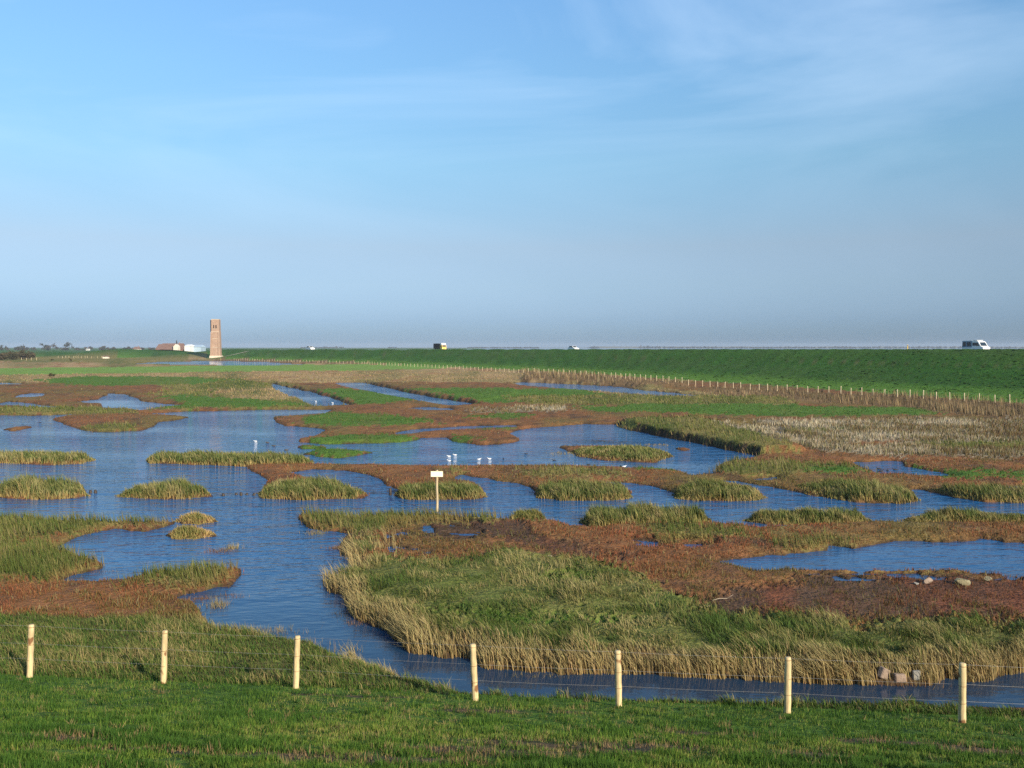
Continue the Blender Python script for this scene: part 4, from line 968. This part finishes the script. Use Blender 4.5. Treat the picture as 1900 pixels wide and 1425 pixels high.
def road_at(px):
    u = (px - CX) / FPX; uu = RC[:, 0] / np.maximum(RC[:, 1], 1); k = [i for i in range(259) if RC[i, 1] > 20 and (uu[i] - u) * (uu[i + 1] - u) <= 0][0]
    f = (u - uu[k]) / (uu[k + 1] - uu[k]); p = RC[k] + (RC[k + 1] - RC[k]) * f; d = RC[k] - RC[k + 1]
    return p[0], p[1], .9 * float(crest_h(p[1])) + .16, math.atan2(d[1], d[0])
M['white_paint'] = mat('white_paint', (.80,.80,.78), .35, .5)
M['glass'] = mat('vehicle_glass', (.02,.03,.04), .08, .6)
M['tyre'] = mat('tyre', (.02,.02,.02), .8)
M['yellow'] = mat('yellow_paint', (.78,.52,.10), .4, .5)
M['brown_box'] = mat('brown_tarpaulin', (.07,.04,.035), .7)
M['blue_grey'] = mat('blue_grey_panel', (.20,.27,.36), .4, .5)
M['chrome'] = mat('grey_trim', (.35,.35,.36), .4)
M['lamp_glass'] = mat('lamp_glass', (.75,.72,.62), .2)
def wheels(e, xs, hw, r):
    for xx in xs:
        for s_ in (-1, 1):
            w_ = MB().tube([(xx, s_ * (hw - .22), r), (xx, s_ * (hw - .02), r)], [r, r], 16).build('wheel', M['tyre'], e)
            MB().tube([(xx, s_ * (hw - .019), r), (xx, s_ * hw, r)], [r * .55, r * .5], 12).build('rim', M['chrome'], w_)
# camper van (x forward)
x, y, zr, hd = road_at(1812)
e = empty('camper_van', (x, y, zr), hd); tag(e, 'white camper van with dark side windows and roof rack driving on the dyke', 'van')
MB().prism([(-2.9,.35),(2.35,.35),(2.75,.5),(2.8,1.0),(2.2,1.25),(1.55,2.15),(1.3,2.3),(-.2,2.45),(-2.85,2.45),(-2.95,1.2)], -1.02, 1.02).build('body', M['white_paint'], e)
MB().prism([(-2.97,1.0),(-.25,1.0),(-.25,2.38),(-2.88,2.38)], -1.035, 1.035).build('side_panel', M['blue_grey'], e)  # rear half of the sides in blue-grey
for xa, xb in ((-2.7,-1.9),(-1.6,-.5)):
    for s_ in (-1, 1): MB().box(xa, xb, s_*1.04 - .012, s_*1.04 + .012, 1.25, 2.15).build('window', M['glass'], e)
for s_ in (-1, 1):
    MB().prism([(-.1,1.35),(1.75,1.35),(1.32,2.05),(-.1,2.05)], s_*1.026 - .012, s_*1.026 + .012).build('door_window', M['glass'], e)
    MB().box(2.76, 2.83, s_*.75 - .14, s_*.75 + .14, .75, .95).build('headlight', M['lamp_glass'], e)
    MB().box(1.45, 1.6, s_*1.03, s_*1.25, 1.35, 1.6).build('mirror', M['tyre'], e)
MB().quad([(2.17,-.9,1.31),(2.17,.9,1.31),(1.60,.82,2.12),(1.60,-.82,2.12)]).build('windscreen', M['glass'], e)
MB().box(-2.4, 1.0, -.85, .85, 2.5, 2.58).build('roof_rack', M['white_paint'], e)
MB().box(2.74, 2.88, -.95, .95, .4, .62).build('bumper', M['chrome'], e)
wheels(e, (-1.7, 1.75), 1.0, .36); e.scale = (.88, .88, .90)
# lorry
x, y, zr, hd = road_at(817)
e = empty('box_lorry', (x, y, zr), hd); tag(e, 'yellow lorry with white roof top and dark brown box body on the dyke', 'lorry')
MB().box(-4.6, 2.2, -1.0, 1.0, .55, .8).build('chassis', M['tyre'], e)
MB().box(-4.6, 1.7, -1.25, 1.25, .82, 3.25).build('box_body', M['brown_box'], e)
MB().prism([(1.9,.45),(3.9,.45),(4.0,1.5),(3.75,2.55),(1.9,2.55)], -1.2, 1.2).build('cab', M['yellow'], e)
MB().prism([(1.9,2.56),(3.7,2.56),(3.2,3.4),(1.9,3.4)], -1.15, 1.15).build('roof_deflector', M['white_paint'], e)
MB().quad([(4.0,-1.05,1.6),(4.0,1.05,1.6),(3.79,1.0,2.45),(3.79,-1.0,2.45)]).build('windscreen', M['glass'], e)
for s_ in (-1, 1):
    MB().box(2.5, 3.5, s_*1.21 - .01, s_*1.21 + .01, 1.55, 2.3).build('door_window', M['glass'], e)
    MB().box(3.92, 4.0, s_*.85 - .18, s_*.85 + .18, .7, .95).build('headlight', M['lamp_glass'], e)
wheels(e, (-3.3, 3.0), 1.2, .48)
def car(px, label, name='parked_car', sc=1.0):
    x, y, zr, hd = road_at(px); e = empty(name, (x, y, zr), hd); tag(e, label, 'car')
    MB().prism([(-2.1,.25),(2.1,.25),(2.15,.75),(1.2,.95),(-2.0,1.0),(-2.15,.6)], -.88, .88).build('body', M['white_paint'], e)
    MB().prism([(-1.7,1.0),(1.15,.95),(.45,1.5),(-1.2,1.52)], -.78, .78).build('cabin', M['white_paint'], e)
    for s_ in (-1, 1): MB().prism([(-1.5,1.05),(.95,1.02),(.4,1.42),(-1.1,1.44)], s_*.79 - .008, s_*.79 + .008).build('side_window', M['glass'], e)
    MB().quad([(1.10,-.7,1.02),(1.10,.7,1.02),(.52,.66,1.46),(.52,-.66,1.46)]).build('windscreen', M['glass'], e)
    wheels(e, (-1.3, 1.35), .87, .31); e.scale = (sc, sc, sc); return e
car(576, 'white delivery van far along the dyke road, between tower and lorry', 'delivery_van', 1.55)
c_ = car(1064, 'white car on the dyke road, only its roof above the crest', 'parked_car', 1.12)
# marker post
x, y, zr, hd = road_at(1684); zc_ = gz(x - 6, y - 2)
p_ = offset_line(30); u_ = (1684 - CX) / FPX; k = int(np.argmin(np.abs(p_[:, 0] / np.maximum(p_[:, 1], 1) - u_) + (p_[:, 1] < 20) * 9)); x, y = p_[k]
mp_ = empty('marker_post', (x, y, gz(x, y))); tag(mp_, 'small yellow marker post on the dyke crest', 'post')
MB().tube([(0, 0, -.2), (0, 0, .5), (0, 0, .88), (0, 0, .92)], [.09, .085, .08, .05], 8).build('post', M['yellow'], mp_)
MB().tube([(0, 0, .6), (0, 0, .75)], [.088, .088], 8).build('band', M['tyre'], mp_)

# ------------------------------------------------------------------ far farm, houses
M['roof'] = mat('roof_tiles', (.16,.095,.075), .9, noise=[(.6, .2, I3)])
M['wall'] = mat('pale_wall', (.62,.55,.45), .85, noise=[(.5, .1, I3)])
M['white_wall'] = mat('white_wall', (.66,.65,.62), .8)
M['brickwall'] = mat('brick_wall', (.30,.16,.11), .9, noise=[(.8, .2, I3)])
M['greenhouse'] = mat('greenhouse_glass', (.33,.42,.50), .4, .4)
M['slate'] = mat('slate', (.04,.045,.055), .7)
def house(px, D, wid, dep, wallh, roofh, wm, rm, name, label, rz=0, cat='building', windows=3, chimney=True, zb=1.2):
    x = (px - CX) / FPX * D; zg = gz(x, D); e = empty(name, (x, D, zg), rz); tag(e, label, cat)
    MB().box(-wid/2, wid/2, -dep/2, dep/2, -1, wallh).build('wall', wm, e)
    rf = MB().prism([(-wid/2-.4, wallh+.02), (wid/2+.4, wallh+.02), (wid/2-roofh*.25, wallh+roofh), (-wid/2+roofh*.25, wallh+roofh)], 0, 0.01)
    b_ = MB(); hw, hd_ = wid/2 + .4, dep/2 + .4; rx = wid/2 - roofh * .3
    b_.v = [(-hw,-hd_,wallh+.02),(hw,-hd_,wallh+.02),(hw,hd_,wallh+.02),(-hw,hd_,wallh+.02),(-rx,0,wallh+roofh),(rx,0,wallh+roofh)]
    b_.f = [(0,1,5,4),(2,3,4,5),(1,2,5),(3,0,4),(3,2,1,0)]
    rf = b_.build('roof', rm, e)
    if chimney: MB().box(rx*.6-.35, rx*.6+.35, -.35, .35, wallh+roofh*.6, wallh+roofh+1.0).build('chimney', M['brickwall'], rf)
    for i in range(windows):
        xx = -wid/2 + wid * (i + .5) / windows
        MB().box(xx-.5, xx+.5, -dep/2-.05, -dep/2+.1, 1.0, min(2.4, wallh-.3)).build('window', M['glass'], e)
    return e
house(322, 905, 26, 12, 4.0, 6.4, M['brickwall'], M['roof'], 'farmhouse', 'long low brown-roofed farmhouse beside the small black spire')
house(305, 1010, 16, 10, 4.0, 6.0, M['brickwall'], M['roof'], 'farm_barn', 'brown-roofed barn behind the long farmhouse')
house(352.5, 890, 5.6, 14, 7.6, 1.6, M['white_wall'], M['white_paint'], 'white_barn', 'tall bright white barn beside the pale blue greenhouse', windows=0, chimney=False)
house(369.5, 900, 9.5, 14, 6.6, 2.2, M['greenhouse'], M['greenhouse'], 'greenhouse', 'pale blue greenhouse between white barn and tower', windows=0, chimney=False)
# chapel with thin spire
x = (328.5 - CX) / FPX * 890; e = empty('chapel_turret', (x, 890, gz(x, 890))); tag(e, 'small cream gable with thin black spire before the farmhouse', 'chapel')
MB().prism([(-2.4,-1),(2.4,-1),(2.4,7.2),(0,9.6),(-2.4,7.2)], -3, 3).build('gable', M['wall'], e)
MB().tube([(0,0,9.2),(0,0,10.6),(0,0,11.2),(0,0,14.4)], [.7,.6,.9,.05], 8).build('spire', M['slate'], e)
house(255, 1250, 9, 8, 3.6, 3.4, M['wall'], M['roof'], 'cottage', 'small cottage with orange-brown roof on the far horizon')
house(164, 1600, 5, 6, 3.4, 2.2, M['white_wall'], M['slate'], 'cottage', 'tiny white cottage under the far trees')
house(197, 560, 3.2, 2.6, 1.3, .5, M['wall'], M['roof'], 'field_shed', 'little cream field shed out in the polder', windows=1, chimney=False)

# ------------------------------------------------------------------ bushes and far woods
M['bark'] = mat('bark', (.10,.08,.06), .9)
def leaf_cloud(n, cx_, cy_, cz_, rx_, ry_, rz_, size, cols, seed):
    r_ = np.random.default_rng(seed); nb = max(6, n // 90); V0 = r_.normal(size=(nb, 3)); V0 /= np.linalg.norm(V0, axis=1)[:, None]; V0 *= r_.uniform(.15, .95, (nb, 1)) ** .5
    k = r_.integers(0, nb, n); P = V0[k] + r_.normal(0, .17, (n, 3)); P[:, 2] = np.maximum(P[:, 2], -.85)
    C = P * (rx_, ry_, rz_) + (cx_, cy_, cz_); d1 = r_.normal(size=(n, 3)); d2 = r_.normal(size=(n, 3))
    d1 *= size / np.linalg.norm(d1, axis=1)[:, None]; d2 *= size / np.linalg.norm(d2, axis=1)[:, None]
    V = np.stack([C - d1 * .5, C + d1 * .5, C + d2], 1).reshape(-1, 3); c_ = np.asarray(cols)[r_.integers(0, len(cols), nb)][k] * r_.uniform(.75, 1.25, (n, 1))
    return V, np.arange(3 * n).reshape(-1, 3), np.repeat(c_, 3, 0)
BCOL = [(.075,.068,.035), (.10,.085,.048), (.125,.10,.06), (.06,.06,.03)]
for i, (px, base, wd, hh) in enumerate(((-22,668,12,4.6),(4,668.5,8.5,4.2),(24,668,9.5,5.2),(43,667,9,5.6),(57,665.5,5.5,4.4))):
    x, y = at(px, base, .4); zg = gz(x, y); e = empty('willow_bush', (x, y, zg))
    tag(e, ('grey-brown leafless bush in the clump at the far field fence', 'grey-brown leafless bush in the clump at the far field fence', 'grey-brown leafless bush in the clump at the far field fence', 'tallest rounded bush of the grey clump at the far field fence', 'smallest bush ending the grey clump at the far field fence')[i], 'bush', 'grey bushes at the far field fence')
    tr_ = MB()
    for k in range(4):
        a = k * 1.6 + i; tr_.tube([(0, 0, -.3), (math.cos(a) * wd * .08, math.sin(a) * .5, hh * .35), (math.cos(a) * wd * .2, math.sin(a) * 1.2, hh * .8)], [.16, .12, .03], 6)
    tr_.build('trunk', M['bark'], e)
    Vc, Fc, Cc = leaf_cloud(2600, 0, 0, hh * .52, wd / 2, 3.4, hh * .5, .42, BCOL, 300 + i)
    link('crown', make_mesh('crown', Vc, F3=Fc, colors=Cc), M['plant'], e)
def belt(name, label, spans, D, cols, seed, size=2.2):
    Bn = Bunch()
    for j, (p0, p1, hh) in enumerate(spans):
        x0, x1 = (p0 - CX) / FPX * D, (p1 - CX) / FPX * D; nblob = max(2, int((x1 - x0) / (hh * 1.1)))
        for k in range(nblob):
            xx = x0 + (x1 - x0) * (k + .5) / nblob + rng.uniform(-2, 2); h2 = hh * rng.uniform(.65, 1.12); dd = D + rng.uniform(-25, 25)
            Bn.add(*leaf_cloud(240, xx, dd, max(gz(xx, dd), 0) + h2 * .48, hh * rng.uniform(.6, 1.0), hh * .6, h2 * .52, size, cols, seed + j * 100 + k))
    return tag(Bn.build(name, M['plant']), label, 'wood', kind='stuff')
WC = [(.07,.065,.045), (.09,.075,.055), (.055,.06,.04)]
belt('tree_belt', 'bare grey-brown woods along the far polder horizon', [(-250,-60,10),(-40,30,9),(20,60,5),(52,70,9),(66,100,12.5),(100,130,15),(130,168,11),(172,196,8),(196,240,6.5),(240,262,5),(284,302,8)], 1700, WC, 1000)
belt('tree_belt', 'blurred low woods on the far shore beyond the dyke', [(560,625,5),(600,640,7),(720,735,5),(868,1000,6),(1095,1110,9),(1185,1205,14),(1200,1330,10),(1330,1420,8),(1420,1580,9),(1560,1800,10),(1800,2050,8)], 4600, WC, 3000, 3.2)
sh_ = MB(); 
for (p0, p1, D, hgt) in ((480, 2200, 4900, 3.0), (1100, 2200, 5600, 9.0)):
    X0, X1 = (p0 - CX) / FPX * D, (p1 - CX) / FPX * D; n_ = 60; base = len(sh_.v)
    for i in range(n_ + 1):
        xx = X0 + (X1 - X0) * i / n_; sh_.v += [(xx, D, -1), (xx, D + 60, hgt * (.75 + .5 * float(vnoise(np.array([i * .4]), np.array([D * .1]))[0]))), (xx, D + 500, 1)]
    for i in range(n_):
        a = base + 3 * i; sh_.f += [(a, a + 3, a + 4, a + 1), (a + 1, a + 4, a + 5, a + 2)]
M['far_land'] = mat('far_land', (.10,.095,.06), .95)
tag(sh_.build('far_shore', M['far_land']), 'low far shore beyond the sea', 'shore', kind='structure')
# small lone shrub dots
for px, py, s_, lab in ((97,701,1.5,'round dark shrub alone on the tan strip before the green field'), (131,671,1.6,'small dark shrub in the far tan field'), (97,670,1.4,'low dark shrub beside the far field posts')):
    x, y = at(px, py, .3); e = empty('shrub', (x, y, gz(x, y))); tag(e, lab, 'shrub')
    MB().tube([(0,0,-.2),(.05,0,s_*.3),(0,.1,s_*.6)], [.08,.06,.02], 6).build('stem', M['bark'], e)
    Vc, Fc, Cc = leaf_cloud(350, 0, 0, s_*.5, s_*.75, s_*.6, s_*.5, .2, [(.07,.06,.03),(.05,.055,.022)], int(px))
    link('crown', make_mesh('crown', Vc, F3=Fc, colors=Cc), M['plant'], e)

# ------------------------------------------------------------------ haze over the flats
hm = bpy.data.materials.new('haze'); hm.use_nodes = True; ht = hm.node_tree; ht.nodes.clear()
ho = ht.nodes.new('ShaderNodeOutputMaterial'); hv = ht.nodes.new('ShaderNodeVolumePrincipled')
hv.inputs['Color'].default_value = (.62, .72, .88, 1); hv.inputs['Density'].default_value = 1.0e-4; hv.inputs['Anisotropy'].default_value = 0.0
ht.links.new(hv.outputs['Volume'], ho.inputs['Volume'])
hz = MB().box(-8300, 8300, -400, 7400, -3.4, 30).build('haze', hm)
tag(hz, 'thin pale blue haze lying over the whole marsh', 'haze', kind='stuff')
